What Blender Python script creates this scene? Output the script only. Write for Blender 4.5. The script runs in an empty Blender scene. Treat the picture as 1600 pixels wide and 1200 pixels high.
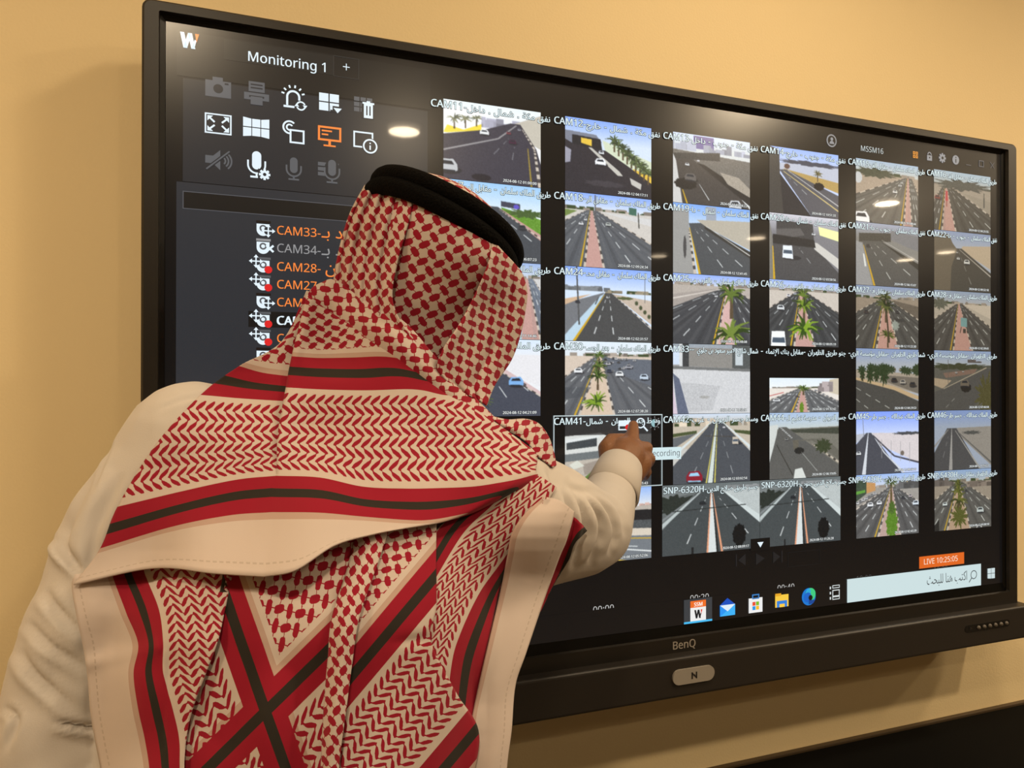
import bpy, bmesh, math, random, unicodedata
import numpy as np
from mathutils import Vector, Matrix, noise
random.seed(3); np.random.seed(3)
SC = bpy.context.scene
COL = SC.collection
PI = math.pi

# ------------------------------------------------------------------ camera
F_PX, YAW, PIT, ROL, DIST, CZ = 1166.69, .36489, .00486, .00091, 1.13388, 1.5
_cy, _sy = math.cos(YAW), math.sin(YAW)
FWD = Vector((_sy * math.cos(PIT), _cy * math.cos(PIT), math.sin(PIT)))
_r = Vector((_cy, -_sy, 0)); _u = _r.cross(FWD)
RGT = _r * math.cos(ROL) + _u * math.sin(ROL)
UPV = -_r * math.sin(ROL) + _u * math.cos(ROL)
CAM = Vector((0, -DIST, CZ))
cd = bpy.data.cameras.new('camera'); cam = bpy.data.objects.new('camera', cd); COL.objects.link(cam)
cd.sensor_width = 36.0; cd.lens = 36.0 * F_PX / 1600.0; cd.clip_start = .02
M = Matrix((RGT, UPV, -FWD)).transposed().to_4x4(); M.translation = CAM
cam.matrix_world = M
SC.camera = cam

# ------------------------------------------------------------------ world, exposure, lights
SC.view_settings.view_transform = 'Standard'; SC.view_settings.look = 'None'
SC.view_settings.exposure = 0; SC.view_settings.gamma = 1; SC.view_settings.use_curve_mapping = False
w = bpy.data.worlds.new('world'); SC.world = w; w.use_nodes = True
w.node_tree.nodes['Background'].inputs[0].default_value = (1, .8, .55, 1)
w.node_tree.nodes['Background'].inputs[1].default_value = .02

CEIL = 2.8
WARM = (1.0, .79, .53)
def lamp(x, y, watt, size=.15, spread=180, z=CEIL - .03):
    l = bpy.data.lights.new('downlight_lamp', 'AREA'); l.shape = 'DISK'; l.size = size
    l.energy = watt; l.color = WARM; l.spread = math.radians(spread)
    o = bpy.data.objects.new('downlight_lamp', l); COL.objects.link(o); o.location = (x, y, z)
    return o
# x, y, power: the ceiling downlights; the wide ones near the front wall are added to brighten it
LIGHTS = [(-.22, -1.50, 16, .15), (2.10, -1.50, 21, .15), (.82, -2.52, 9, .15), (-1.5, -.85, 20, .30), (4.3, -1.3, 22, .30),
          (4.2, -4.05, 4.5, .15), (4.25, -2.75, 12, .15), (6.3, -4.4, 5, .15), (3.9, -5.1, 3, .15), (6.3, -3.95, 4, .15), (.95, -.74, 11, .30), (3.0, -.74, 20, .30)]
for (x, y, p, q) in LIGHTS:
    lamp(x, y, p, q)

# ------------------------------------------------------------------ helpers
def at(x, y, d):
    "photo direction (1600x1200) at distance d along the view axis -> world point"
    return CAM + (FWD + RGT * ((x - 800) / F_PX) + UPV * ((600 - y) / F_PX)) * d
def ony(x, y, Y=0.0):
    v = FWD + RGT * ((x - 800) / F_PX) + UPV * ((600 - y) / F_PX)
    return CAM + v * ((Y - CAM.y) / v.y)
def topx(P):
    q = Vector(P) - CAM; z = q.dot(FWD)
    return 800 + F_PX * q.dot(RGT) / z, 600 - F_PX * q.dot(UPV) / z
def lin(c):
    return tuple((v / 255 / 12.92) if v / 255 <= .04045 else ((v / 255 + .055) / 1.055) ** 2.4 for v in c)
def link(name, me, mat=None, parent=None):
    o = bpy.data.objects.new(name, me); COL.objects.link(o)
    if mat:
        for m in (mat if isinstance(mat, (list, tuple)) else [mat]): me.materials.append(m)
    if parent: o.parent = parent
    return o
def obj(name, bm, mat=None, parent=None, smooth=False):
    me = bpy.data.meshes.new(name)
    bmesh.ops.recalc_face_normals(bm, faces=bm.faces)
    bm.to_mesh(me); bm.free()
    if smooth: me.shade_smooth()
    return link(name, me, mat, parent)
def tag(o, label=None, cat=None, group=None, kind=None):
    for k, v in (('label', label), ('category', cat), ('group', group), ('kind', kind)):
        if v: o[k] = v
    return o
def empty(name, loc, label, cat, group=None):
    o = bpy.data.objects.new(name, None); COL.objects.link(o); o.location = loc; o.empty_display_size = .05
    return tag(o, label, cat, group)
def adopt(parent, o):
    "parent while keeping the world placement (parents are unrotated, unscaled)"
    o.parent = parent; o.location = o.location - parent.location
    return o
def box(bm, x0, x1, y0, y1, z0, z1, bev=0, seg=2):
    g = bmesh.ops.create_cube(bm, size=1)
    for v in g['verts']:
        v.co = Vector(((x0 + x1) / 2 + v.co.x * (x1 - x0), (y0 + y1) / 2 + v.co.y * (y1 - y0), (z0 + z1) / 2 + v.co.z * (z1 - z0)))
    if bev:
        es = list({e for v in g['verts'] for e in v.link_edges})
        bmesh.ops.bevel(bm, geom=es, offset=bev, segments=seg, affect='EDGES', profile=.5)

# ------------------------------------------------------------------ node expression helper
class X:
    nt = None
    def __init__(s, k): s.k = k
    @staticmethod
    def op(o, *a):
        n = X.nt.nodes.new('ShaderNodeMath'); n.operation = o
        for i, v in enumerate(a):
            if isinstance(v, X): X.nt.links.new(v.k, n.inputs[i])
            else: n.inputs[i].default_value = v
        return X(n.outputs[0])
    def __add__(s, o): return X.op('ADD', s, o)
    __radd__ = __add__
    def __sub__(s, o): return X.op('SUBTRACT', s, o)
    def __rsub__(s, o): return X.op('SUBTRACT', o, s)
    def __mul__(s, o): return X.op('MULTIPLY', s, o)
    __rmul__ = __mul__
    def __lt__(s, o): return X.op('LESS_THAN', s, o)
    def __gt__(s, o): return X.op('GREATER_THAN', s, o)
    def fr(s): return X.op('FRACT', s)
    def ab(s): return X.op('ABSOLUTE', s)
    def sin(s): return X.op('SINE', s)
def mx(a, b): return X.op('MAXIMUM', a, b)
def mn(a, b): return X.op('MINIMUM', a, b)
def mixc(nt, fac, a, b):
    n = nt.nodes.new('ShaderNodeMix'); n.data_type = 'RGBA'
    nt.links.new(fac.k if isinstance(fac, X) else fac, n.inputs[0])
    for i, c in ((6, a), (7, b)):
        if isinstance(c, tuple): n.inputs[i].default_value = (*c, 1)
        else: nt.links.new(c, n.inputs[i])
    return n.outputs[2]
def newmat(name):
    m = bpy.data.materials.new(name); m.use_nodes = True
    return m, m.node_tree, m.node_tree.nodes['Principled BSDF']
def plain(name, col, rough=.6, spec=.5, bump=0, bscale=60, var=0, vscale=3, metal=0):
    m, nt, b = newmat(name)
    b.inputs['Base Color'].default_value = (*col, 1); b.inputs['Roughness'].default_value = rough
    b.inputs['Specular IOR Level'].default_value = spec; b.inputs['Metallic'].default_value = metal
    tc = nt.nodes.new('ShaderNodeTexCoord')
    if bump:
        n = nt.nodes.new('ShaderNodeTexNoise'); n.inputs['Scale'].default_value = bscale; n.inputs['Detail'].default_value = 4
        nt.links.new(tc.outputs['Object'], n.inputs['Vector'])
        bp = nt.nodes.new('ShaderNodeBump'); bp.inputs['Strength'].default_value = bump; bp.inputs['Distance'].default_value = .01
        nt.links.new(n.outputs['Fac'], bp.inputs['Height']); nt.links.new(bp.outputs[0], b.inputs['Normal'])
    if var:
        n = nt.nodes.new('ShaderNodeTexNoise'); n.inputs['Scale'].default_value = vscale; n.inputs['Detail'].default_value = 3
        nt.links.new(tc.outputs['Object'], n.inputs['Vector'])
        c = mixc(nt, n.outputs['Fac'], tuple(v * (1 - var) for v in col), tuple(min(1, v * (1 + var)) for v in col))
        nt.links.new(c, b.inputs['Base Color'])
    return m
def screen_mat(name, rgb=None, attr=None, k=1.0, spec=.5):
    "lit pixels behind an anti-glare cover glass"
    m, nt, b = newmat(name)
    b.inputs['Base Color'].default_value = (.004, .004, .004, 1)
    b.inputs['Roughness'].default_value = .24; b.inputs['Specular IOR Level'].default_value = .55
    b.inputs['Coat Weight'].default_value = .45; b.inputs['Coat Roughness'].default_value = .03; b.inputs['Coat IOR'].default_value = 1.33
    b.inputs['Emission Strength'].default_value = k
    if attr:
        a = nt.nodes.new('ShaderNodeAttribute'); a.attribute_name = attr
        nt.links.new(a.outputs['Color'], b.inputs['Emission Color'])
    else:
        b.inputs['Emission Color'].default_value = (*lin(rgb), 1)
    return m
_sm = {}
def S(rgb, k=1.0):
    if (rgb, k) not in _sm: _sm[(rgb, k)] = screen_mat('screen_pixels_%d_%d_%d' % rgb, rgb, k=k)
    return _sm[(rgb, k)]

# ------------------------------------------------------------------ room
WALLY = .105
M_wall = plain('beige_wall_paint', (.86, .685, .395), .75, .25, bump=.06, bscale=220, var=.03, vscale=2)
M_ceil = plain('ceiling_paint', (.72, .68, .60), .9, .2)
M_floor = plain('floor_tile', (.20, .165, .13), .7, .2, var=.15, vscale=4)
def plane(name, vs, mat):
    bm = bmesh.new(); bm.faces.new([bm.verts.new(v) for v in vs]); me = bpy.data.meshes.new(name); bm.to_mesh(me); bm.free()
    return tag(link(name, me, mat), kind='structure')
RX0, RX1, RY0 = -2.6, 8.6, -7.0
def slab(name, x0, x1, y0, y1, z0, z1, mat):
    bm = bmesh.new(); box(bm, x0, x1, y0, y1, z0, z1); return tag(obj(name, bm, mat), kind='structure')
slab('wall_front', RX0 - .1, RX1 + .1, WALLY, WALLY + .1, -.05, CEIL + .1, M_wall)
M_wall2 = plain('far_wall_paint', (.27, .225, .15), .8, .2, var=.05)
slab('wall_left', RX0 - .1, RX0, RY0, WALLY, 0, CEIL, M_wall)
slab('wall_right', RX1, RX1 + .1, RY0, WALLY, 0, CEIL, M_wall2)
slab('wall_back', RX0 - .1, RX1 + .1, RY0 - .1, RY0, 0, CEIL, M_wall2)
slab('ceiling', RX0 - .1, RX1 + .1, RY0 - .1, WALLY, CEIL, CEIL + .1, M_ceil)
slab('floor', RX0 - .1, RX1 + .1, RY0 - .1, WALLY, -.1, 0, M_floor)

# ceiling downlights, with the added wall-brightening ones
M_trim = plain('white_light_trim', (.7, .68, .62), .5)
m, nt, b = newmat('lit_light_diffuser'); b.inputs['Emission Color'].default_value = (*WARM, 1); b.inputs['Emission Strength'].default_value = 8
M_diff = m
where = ['nearest the left end of the display', 'nearest the right end of the display', 'straight behind the person', 'left of the display, added to brighten the wall',
         'far right of the display, added to brighten the wall', 'in the middle of the room', 'in the middle of the room nearer the display wall', 'far down the room at its far end',
         'at the back of the room behind the camera', 'far down the room nearer the front', 'above the middle of the display, added wall fill', 'right of the display, added to brighten the wall']
for i, (x, y, p, q) in enumerate(LIGHTS):
    t = empty('ceiling_light', (x, y, CEIL), 'round warm downlight in the ceiling ' + where[i], 'ceiling light', 'warm ceiling downlights')
    bm = bmesh.new()
    n = 48; ri, ro = q / 2 + .007, q / 2 + .025
    prof = [(ro, 0), (ro, -.006), (ri + .004, -.010), (ri, -.006), (ri, 0)]
    rings = [[bm.verts.new((r * math.cos(2 * PI * k / n), r * math.sin(2 * PI * k / n), z)) for k in range(n)] for r, z in prof]
    for a_, b_ in zip(rings, rings[1:]):
        for k in range(n): bm.faces.new((a_[k], a_[(k + 1) % n], b_[(k + 1) % n], b_[k]))
    obj('trim_ring', bm, M_trim, t, True)
    bm = bmesh.new(); bmesh.ops.create_cone(bm, cap_ends=True, segments=48, radius1=ri, radius2=ri, depth=.003, matrix=Matrix.Translation((0, 0, -.002)))
    obj('diffuser', bm, M_diff, t)

# dark table against the wall, under the display
M_tab = plain('black_table_laminate', (.003, .003, .003), .8, .06)
M_edge = plain('brown_table_edge', (.07, .045, .022), .5, .4)
TZ = .75; TY0 = -.20
t = empty('console_table', (1.0, -.05, 0), 'low black table along the wall below the wall display', 'table')
bm = bmesh.new(); box(bm, -.55, 2.7, TY0, WALLY - .012, TZ - .035, TZ, .004); adopt(t, obj('tabletop', bm, M_tab))
bm = bmesh.new(); box(bm, -.55, 2.7, WALLY - .012, WALLY - .001, TZ - .06, TZ + .004, .002); adopt(t, obj('back_edge', bm, M_edge))
bm = bmesh.new(); box(bm, -.5, 2.65, WALLY - .04, WALLY - .015, .25, TZ - .035, .002); adopt(t, obj('modesty_panel', bm, M_tab))
for sx in (-.5, 2.61):
    for sy in (TY0 + .02, WALLY - .09):
        bm = bmesh.new(); box(bm, sx, sx + .04, sy, sy + .04, 0, TZ - .035, .003); adopt(t, obj('leg', bm, M_tab))

# ------------------------------------------------------------------ the display
LX0, LX1, LZ0, LZ1 = -.080, 1.570, 1.0785, 2.0065
FX0, FX1, FZ1 = -.109, 1.605, 2.030
M_bez = plain('dark_bronze_bezel', (.016, .013, .010), .42, .35, bump=.02, bscale=400)
M_lip = plain('gloss_black_lip', (.004, .004, .004), .25, .4)
M_bar = plain('dark_grey_speaker_bar', (.020, .0165, .0135), .45, .4, bump=.02, bscale=400)
M_silver = plain('satin_silver_plastic', (.30, .27, .23), .4, .5)
M_logo = plain('grey_logo_print', (.36, .32, .28), .4, .5)
M_black = plain('black_print', (.005, .005, .005), .5)
disp = empty('interactive_display', (.745, .0, 1.0), 'large black wall-mounted touch display showing a wall of traffic camera feeds', 'display')
def D(o): return adopt(disp, o)
# casing and bezel
bm = bmesh.new(); box(bm, FX0 + .012, FX1 - .012, .012, .075, 1.0, FZ1 - .012, .01); D(obj('casing', bm, M_lip))
bm = bmesh.new(); box(bm, .5, .56, .075, WALLY, 1.05, 1.95, .004); box(bm, .93, .99, .075, WALLY, 1.05, 1.95, .004); D(obj('wall_bracket', bm, M_lip))
def frame_loops(bm, loops):
    "loops: list of (x0,x1,z0,z1,y,r) rounded rectangles joined in order"
    L = []
    for (x0, x1, z0, z1, y, r) in loops:
        vs = []
        for cx, cz, a0 in ((x1 - r, z1 - r, 0), (x0 + r, z1 - r, 90), (x0 + r, z0 + r, 180), (x1 - r, z0 + r, 270)):
            for k in range(5):
                a = math.radians(a0 + 22.5 * k); vs.append(bm.verts.new((cx + r * math.cos(a), y, cz + r * math.sin(a))))
        L.append(vs)
    for a_, b_ in zip(L, L[1:]):
        for k in range(20): bm.faces.new((a_[k], a_[(k + 1) % 20], b_[(k + 1) % 20], b_[k]))
bm = bmesh.new()
frame_loops(bm, [(FX0, FX1, 1.020, FZ1, .05, .012), (FX0, FX1, 1.020, FZ1, -.008, .012), (FX0 + .003, FX1 - .003, 1.023, FZ1 - .003, -.011, .010),
                 (LX0 - .008, LX1 + .008, LZ0 - .018, LZ1 + .009, -.011, .003), (LX0 - .007, LX1 + .007, LZ0 - .017, LZ1 + .008, -.004, .003)])
D(obj('bezel', bm, M_bez))
bm = bmesh.new()
frame_loops(bm, [(LX0 - .0085, LX1 + .0085, LZ0 - .0185, LZ1 + .0095, -.003, .002), (LX0 - .0005, LX1 + .0005, LZ0 - .0005, LZ1 + .0005, .0005, .0005), (LX0 - .0005, LX1 + .0005, LZ0 - .0005, LZ1 + .0005, .006, .0005)])
D(obj('inner_lip', bm, M_lip))
# speaker bar
bm = bmesh.new(); box(bm, FX0 - .002, FX1 + .012, -.034, .05, .966, 1.035, .005, 3); bar = D(obj('speaker_bar', bm, M_bar))
# NFC plate
def pill(bm, x0, x1, z0, z1, y0, y1):
    r = (z1 - z0) / 2; vs = []
    for cx, a0 in ((x1 - r, -90), (x0 + r, 90)):
        for k in range(13):
            a = math.radians(a0 + 15 * k); vs.append((cx + r * math.cos(a), z0 + r + r * math.sin(a)))
    f = [bm.verts.new((x, y0, z)) for x, z in vs]; g = [bm.verts.new((x, y1, z)) for x, z in vs]
    bm.faces.new(f); bm.faces.new(g[::-1])
    for k in range(len(f)): bm.faces.new((f[k], f[(k + 1) % len(f)], g[(k + 1) % len(f)], g[k]))
def sub(parent, o):
    o.parent = parent; o.location = -(parent.location + (parent.parent.location if parent.parent else Vector()))
    return o
bm = bmesh.new(); pill(bm, .714, .799, .9895, 1.0155, -.0375, -.033); nfc = D(obj('reader_plate', bm, M_silver)); nfc['label'] = 'silver rounded contactless reader plate'
bm = bmesh.new()
def poly2(bm, pts, y):
    return bm.faces.new([bm.verts.new((x, y, z)) for x, z in pts])
cx, cz, h = .757, 1.0027, .0058
poly2(bm, [(cx - h, cz - h), (cx - h, cz + h), (cx - h * .62, cz + h), (cx + h * .05, cz), (cx + h * .05, cz - h * .55), (cx - h * .5, cz + h * .3), (cx - h * .5, cz - h)], -.0378)
poly2(bm, [(cx + h, cz + h), (cx + h, cz - h), (cx + h * .62, cz - h), (cx - h * .02, cz), (cx - h * .02, cz + h * .55), (cx + h * .5, cz - h * .3), (cx + h * .5, cz + h)], -.0378)
sub(nfc, obj('contactless_symbol', bm, M_black))
# control buttons
bm = bmesh.new(); pill(bm, 1.413, 1.545, .998, 1.0125, -.0346, -.033); btnp = D(obj('button_panel', bm, M_lip))
M_btn = plain('grey_button', (.10, .085, .07), .35, .5)
for k in range(6):
    bm = bmesh.new(); bmesh.ops.create_uvsphere(bm, u_segments=16, v_segments=8, radius=.0045, matrix=Matrix.Translation((1.452 + k * .0165, -.0345, 1.0052)))
    D(obj('button', bm, M_btn, None, True))
bm = bmesh.new(); box(bm, 1.426, 1.432, -.0352, -.034, 1.0025, 1.008); D(obj('sensor_window', bm, M_black))

# ---- text
PF = {}
for c in range(0xFE70, 0xFEFD):
    d = unicodedata.decomposition(chr(c)).split()
    if len(d) == 2: PF[(chr(int(d[1], 16)), d[0])] = chr(c)
    if len(d) == 3 and d[1] == '0644': PF[('\u0644' + chr(int(d[2], 16)), d[0])] = chr(c)
def shape(s):
    "Arabic letters to their joined forms, in visual order (digits and Latin stay in their own runs)"
    out = []; i = 0; prev = False
    def dual(c): return (c, '<initial>') in PF or c == '\u0640'
    def isol(c): return (c, '<isolated>') in PF or c == '\u0640'
    while i < len(s):
        c = s[i]; key = c; n = 1
        if c == '\u0644' and i + 1 < len(s) and (s[i:i + 2], '<isolated>') in PF: key = s[i:i + 2]; n = 2
        if not isol(c): out.append(c); prev = False; i += 1; continue
        nx = s[i + n] if i + n < len(s) else ' '
        nxt = isol(nx) and ((nx, '<final>') in PF or nx == '\u0640')
        join_next = nxt and n == 1 and dual(c)
        if c == '\u0640': out.append(c)
        else:
            form = ('<medial>' if join_next else '<final>') if prev else ('<initial>' if join_next else '<isolated>')
            out.append(PF.get((key, form)) or PF.get((key, '<final>' if prev else '<isolated>')) or PF.get((key, '<isolated>'), key))
        prev = join_next; i += n
    return ''.join(reversed(out))
FONT = None
try:
    FONT = bpy.data.fonts.load(bpy.utils.system_resource('DATAFILES', path='fonts') + '/NotoSansMath-Regular.woff2')
except Exception:
    FONT = None
def _run(s, size, res, font):
    c = bpy.data.curves.new('t', 'FONT'); c.body = s; c.size = 10; c.resolution_u = res
    if font: c.font = font
    o = bpy.data.objects.new('t', c); COL.objects.link(o)
    bpy.context.view_layer.update()
    dg = bpy.context.evaluated_depsgraph_get()
    me = bpy.data.meshes.new_from_object(o.evaluated_get(dg))
    bpy.data.objects.remove(o); bpy.data.curves.remove(c)
    n = len(me.vertices); co = np.empty(n * 3, np.float32); me.vertices.foreach_get('co', co); co = co.reshape(-1, 3) * (size / 10) * (CAPK if font else 1)
    fs = [tuple(p.vertices) for p in me.polygons]; bpy.data.meshes.remove(me)
    return co, fs
CAPK = 1.0
if FONT: CAPK = .575 * 10 / _run('H', 10, 2, FONT)[0][:, 1].max()
def text_raw(s, size, res=2, align='LEFT', lsx=1.0, fit=None):
    "one line of text; Arabic words and Latin words are set run by run, left to right"
    ara = lambda ch: ch == '\u0640' or 0x600 <= ord(ch) <= 0x6ff or 0xfb50 <= ord(ch) <= 0xfeff
    runs = []; cur = ''; kind = None
    for ch in s:
        k = kind if ch == ' ' and kind is not None else ara(ch)
        if k != kind and cur: runs.append((kind, cur)); cur = ''
        kind = k; cur += ch
    if cur: runs.append((kind, cur))
    asx = 1.0
    if fit:
        wl = wa = 0.0
        for k, t in runs:
            q = _run(t.strip(' '), size * (.70 if k else 1), 1, None if k else FONT)[0] if t.strip(' ') else np.zeros((1, 3)); q = q[:, 0].max() - q[:, 0].min() + (len(t) - len(t.strip(' '))) * .27 * size + .07 * size
            if k: wa += q
            else: wl += q * lsx
        asx = min(1.15, (fit - wl) / max(wa, 1e-6)) if wa else 1
        if asx < .6 and wa: lsx *= .85; asx = min(1.15, (fit - wl * .85) / wa)
    x = 0; C_ = []; F_ = []
    for k, t in runs:
        hx = (asx if k else lsx) if fit else 1.0
        lead = len(t) - len(t.lstrip(' ')); tail = len(t) - len(t.rstrip(' ')); x += lead * .27 * size * hx
        if t.strip(' '):
            co, fs = _run(t.strip(' '), size * ((.70 if fit else 1.12) if k else 1), res, None if k else FONT); co[:, 0] *= hx
            b0 = sum(len(q) for q in C_); x0 = co[:, 0].min(); co[:, 0] += x - x0; C_.append(co); F_ += [tuple(i + b0 for i in f) for f in fs]; x = co[:, 0].max() + .07 * size
        x += tail * .27 * size * hx
    co = np.concatenate(C_) if C_ else np.zeros((0, 3), np.float32)
    if align == 'CENTER' and len(co): co[:, 0] -= co[:, 0].max() / 2
    return co, F_
class Flat:
    "flat artwork on the display surface: polygons in screen metres (x, z) with one depth step per layer"
    def __init__(s): s.v = []; s.f = []; s.m = []; s.mats = []
    def mi(s, mat):
        if mat not in s.mats: s.mats.append(mat)
        return s.mats.index(mat)
    def poly(s, pts, mat, ly=1):
        b0 = len(s.v); s.v += [(x, -.0003 * ly, z) for x, z in pts]; s.f.append(tuple(range(b0, b0 + len(pts)))); s.m.append(s.mi(mat))
    def rect(s, x0, z0, x1, z1, mat, ly=1): s.poly([(x0, z0), (x1, z0), (x1, z1), (x0, z1)], mat, ly)
    def orect(s, x0, z0, x1, z1, w, mat, ly=1):
        s.rect(x0, z0, x1, z0 + w, mat, ly); s.rect(x0, z1 - w, x1, z1, mat, ly); s.rect(x0, z0 + w, x0 + w, z1 - w, mat, ly); s.rect(x1 - w, z0 + w, x1, z1 - w, mat, ly)
    def disc(s, cx, cz, r, mat, ly=1, n=24, a0=0, a1=360, rz=None):
        rz = rz or r
        s.poly([(cx + r * math.cos(math.radians(a0 + (a1 - a0) * k / n)), cz + rz * math.sin(math.radians(a0 + (a1 - a0) * k / n))) for k in range(n + (a1 - a0 < 360))], mat, ly)
    def arc(s, cx, cz, r, w, mat, a0=0, a1=360, ly=1, n=24):
        for k in range(n):
            a, b_ = (math.radians(a0 + (a1 - a0) * q / n) for q in (k, k + 1))
            s.poly([(cx + (r - w / 2) * math.cos(a), cz + (r - w / 2) * math.sin(a)), (cx + (r + w / 2) * math.cos(a), cz + (r + w / 2) * math.sin(a)),
                    (cx + (r + w / 2) * math.cos(b_), cz + (r + w / 2) * math.sin(b_)), (cx + (r - w / 2) * math.cos(b_), cz + (r - w / 2) * math.sin(b_))], mat, ly)
    def seg(s, x0, z0, x1, z1, w, mat, ly=1):
        d = Vector((x1 - x0, z1 - z0)); d.normalize(); nx, nz = -d.y * w / 2, d.x * w / 2
        s.poly([(x0 + nx, z0 + nz), (x0 - nx, z0 - nz), (x1 - nx, z1 - nz), (x1 + nx, z1 + nz)], mat, ly)
    def text(s, t, x, z, size, mat, ly=2, off=0, maxw=None, align='LEFT', res=2, outline=None, ow=.035, sx=1.0, lsx=1.0, fit=None):
        co, fs = text_raw(t, size, res, align, lsx, fit)
        if not len(co): return 0
        wd = co[:, 0].max()
        if maxw and wd > maxw: sx = min(sx, maxw / wd)
        def put(dx, dz, m, l_):
            b0 = len(s.v); s.v += [(x + a * sx + dx, -.0003 * l_, z + b_ + dz) for a, b_, _ in co.tolist()]; s.f += [tuple(i + b0 for i in f) for f in fs]; s.m += [s.mi(m)] * len(fs)
        e = off * size
        if outline is not None:
            q = ow * size + e
            for k, (dx, dz) in enumerate(((-1, -1), (1, -1), (-1, 1), (1, 1))): put(dx * q, dz * q, outline, ly - .9 + .12 * k)
        if e:
            put(-e, -e * .4, mat, ly); put(e, e * .4, mat, ly + .1)
        else: put(0, 0, mat, ly)
        return wd * sx
    def make(s, name, parent=None):
        me = bpy.data.meshes.new(name); me.from_pydata(s.v, [], s.f); me.update()
        me.polygons.foreach_set('material_index', s.m)
        # everything on the screen faces the room (-y)
        bm = bmesh.new(); bm.from_mesh(me)
        for f in bm.faces:
            if f.normal.y > 0: f.normal_flip()
        bm.to_mesh(me); bm.free()
        return sub(parent or screen, link(name, me, s.mats))

bm = bmesh.new(); box(bm, LX0, LX1, 0, .011, LZ0, LZ1)
screen = D(obj('screen', bm, S((13, 13, 15))))
screen['label'] = 'lit glossy screen'
WHITE = S((232, 246, 255)); GREY = S((92, 94, 98)); ORNG = S((255, 140, 62)); PANEL = S((41, 42, 46)); DKP = S((24, 23, 23)); LINE = S((84, 85, 90)); MIDG = S((150, 150, 152)); OUTL = S((14, 16, 20))
def p2(x, y):
    q = ony(x, y); return q.x, q.z

# ---- side panel
f = Flat()
x0, z1 = p2(272, 40); xr = p2(672, 200)[0]
f.rect(LX0 + .014, p2(279, 118)[1], xr, LZ1 - .010, S((26, 25, 25)), 1)
f.rect(LX0 + .022, p2(283, 283)[1], xr - .004, p2(279, 121)[1], PANEL, 2)
f.rect(LX0 + .014, 1.27, xr, p2(283, 283)[1] - .001, S((47, 49, 54)), 1)
f.rect(LX0 + .022, p2(283, 326)[1], xr - .02, p2(283, 298)[1], DKP, 2)
f.orect(LX0 + .022, p2(283, 326)[1], xr - .02, p2(283, 298)[1], .0012, LINE, 3)
f.rect(p2(385, 0)[0] - .03, p2(500, 115)[1], p2(521, 0)[0], LZ1 - .012, S((34, 33, 32)), 2)
f.orect(p2(521, 0)[0], p2(541, 122)[1], p2(561, 0)[0], p2(541, 90)[1], .0007, S((58, 57, 57)), 3)
f.make('side_panel')
f = Flat(); x, z = p2(296, 64)
def W_logo(f, x, z, s, wm, om, ly):
    for a in (0, .42):
        f.poly([(x + s * (-.5 + a), z + s * .45), (x + s * (-.28 + a), z + s * .45), (x + s * (-.10 + a), z - s * .45), (x + s * (-.32 + a), z - s * .45)], wm, ly)
    f.poly([(x - s * .32, z - s * .45), (x - s * .12, z - s * .45), (x + s * .08, z + s * .30), (x + s * .0, z + s * .45), (x - s * .08, z + s * .45)], wm, ly)
    f.poly([(x + s * .10, z - s * .45), (x + s * .26, z - s * .45), (x + s * .38, z + s * .05), (x + s * .28, z + s * .1)], wm, ly)
    f.poly([(x + s * .30, z + s * .45), (x + s * .52, z + s * .45), (x + s * .38, z - s * .05)], om, ly)
W_logo(f, x, z, .024, WHITE, ORNG, 3); f.make('app_logo')
f = Flat(); x, z = p2(388, 92); f.text('Monitoring 1', x, z - .003, .024, WHITE, 3, off=.008, maxw=.108); f.make('tab_title')
f = Flat(); x, z = p2(541, 105); f.rect(x - .005, z - .0006, x + .005, z + .0006, WHITE, 3); f.rect(x - .0006, z - .005, x + .0006, z + .005, WHITE, 3); f.make('add_tab_icon')

def icon(name, px, py, fn, *a):
    f = Flat(); x, z = p2(px, py); fn(f, x, z, *a); f.make(name)
U = .034      # icon box, metres
def ic_camera(f, x, z, m=GREY):
    f.rect(x - U * .5, z - U * .38, x + U * .5, z + U * .30, m, 3); f.rect(x - U * .22, z + U * .30, x + U * .18, z + U * .45, m, 3); f.disc(x, z - .001, U * .19, PANEL, 4); f.rect(x + U * .25, z + U * .17, x + U * .4, z + U * .24, PANEL, 4)
def ic_print(f, x, z, m=GREY):
    f.rect(x - U * .32, z + U * .05, x + U * .32, z + U * .48, m, 3)
    for k in (.18, .32): f.rect(x - U * .24, z + U * k, x + U * .24, z + U * (k + .06), PANEL, 4)
    f.rect(x - U * .5, z - U * .30, x + U * .5, z + U * .0, m, 3); f.rect(x - U * .30, z - U * .2, x + U * .30, z - U * .12, PANEL, 4); f.rect(x - U * .24, z - U * .5, x + U * .24, z - U * .16, m, 5)
def ic_siren(f, x, z, m=WHITE):
    w_ = .003
    f.arc(x - U * .05, z + U * .02, U * .25, w_, m, 0, 180, 3); f.rect(x - U * .3 - w_ / 2, z - U * .35, x - U * .3 + w_ / 2, z + U * .02, m, 3); f.rect(x + U * .2 - w_ / 2, z - U * .1, x + U * .2 + w_ / 2, z + U * .02, m, 3)
    f.rect(x - U * .45, z - U * .45, x, z - U * .36, m, 3)
    for a in (20, 50, 80, 110, 140, 165):
        c, s_ = math.cos(math.radians(a)), math.sin(math.radians(a)); f.seg(x - U * .05 + c * U * .38, z + U * .04 + s_ * U * .38, x - U * .05 + c * U * .5, z + U * .04 + s_ * U * .5, .0024, m, 3)
    f.arc(x + U * .27, z - U * .32, U * .17, .0022, m, 20, 160, 3); f.arc(x + U * .27, z - U * .32, U * .17, .0022, m, 200, 340, 3)
    f.poly([(x + U * .34, z - U * .28), (x + U * .54, z - U * .28), (x + U * .45, z - U * .42)], m, 3); f.poly([(x + U * .0, z - U * .36), (x + U * .2, z - U * .36), (x + U * .09, z - U * .22)], m, 3)
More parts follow.
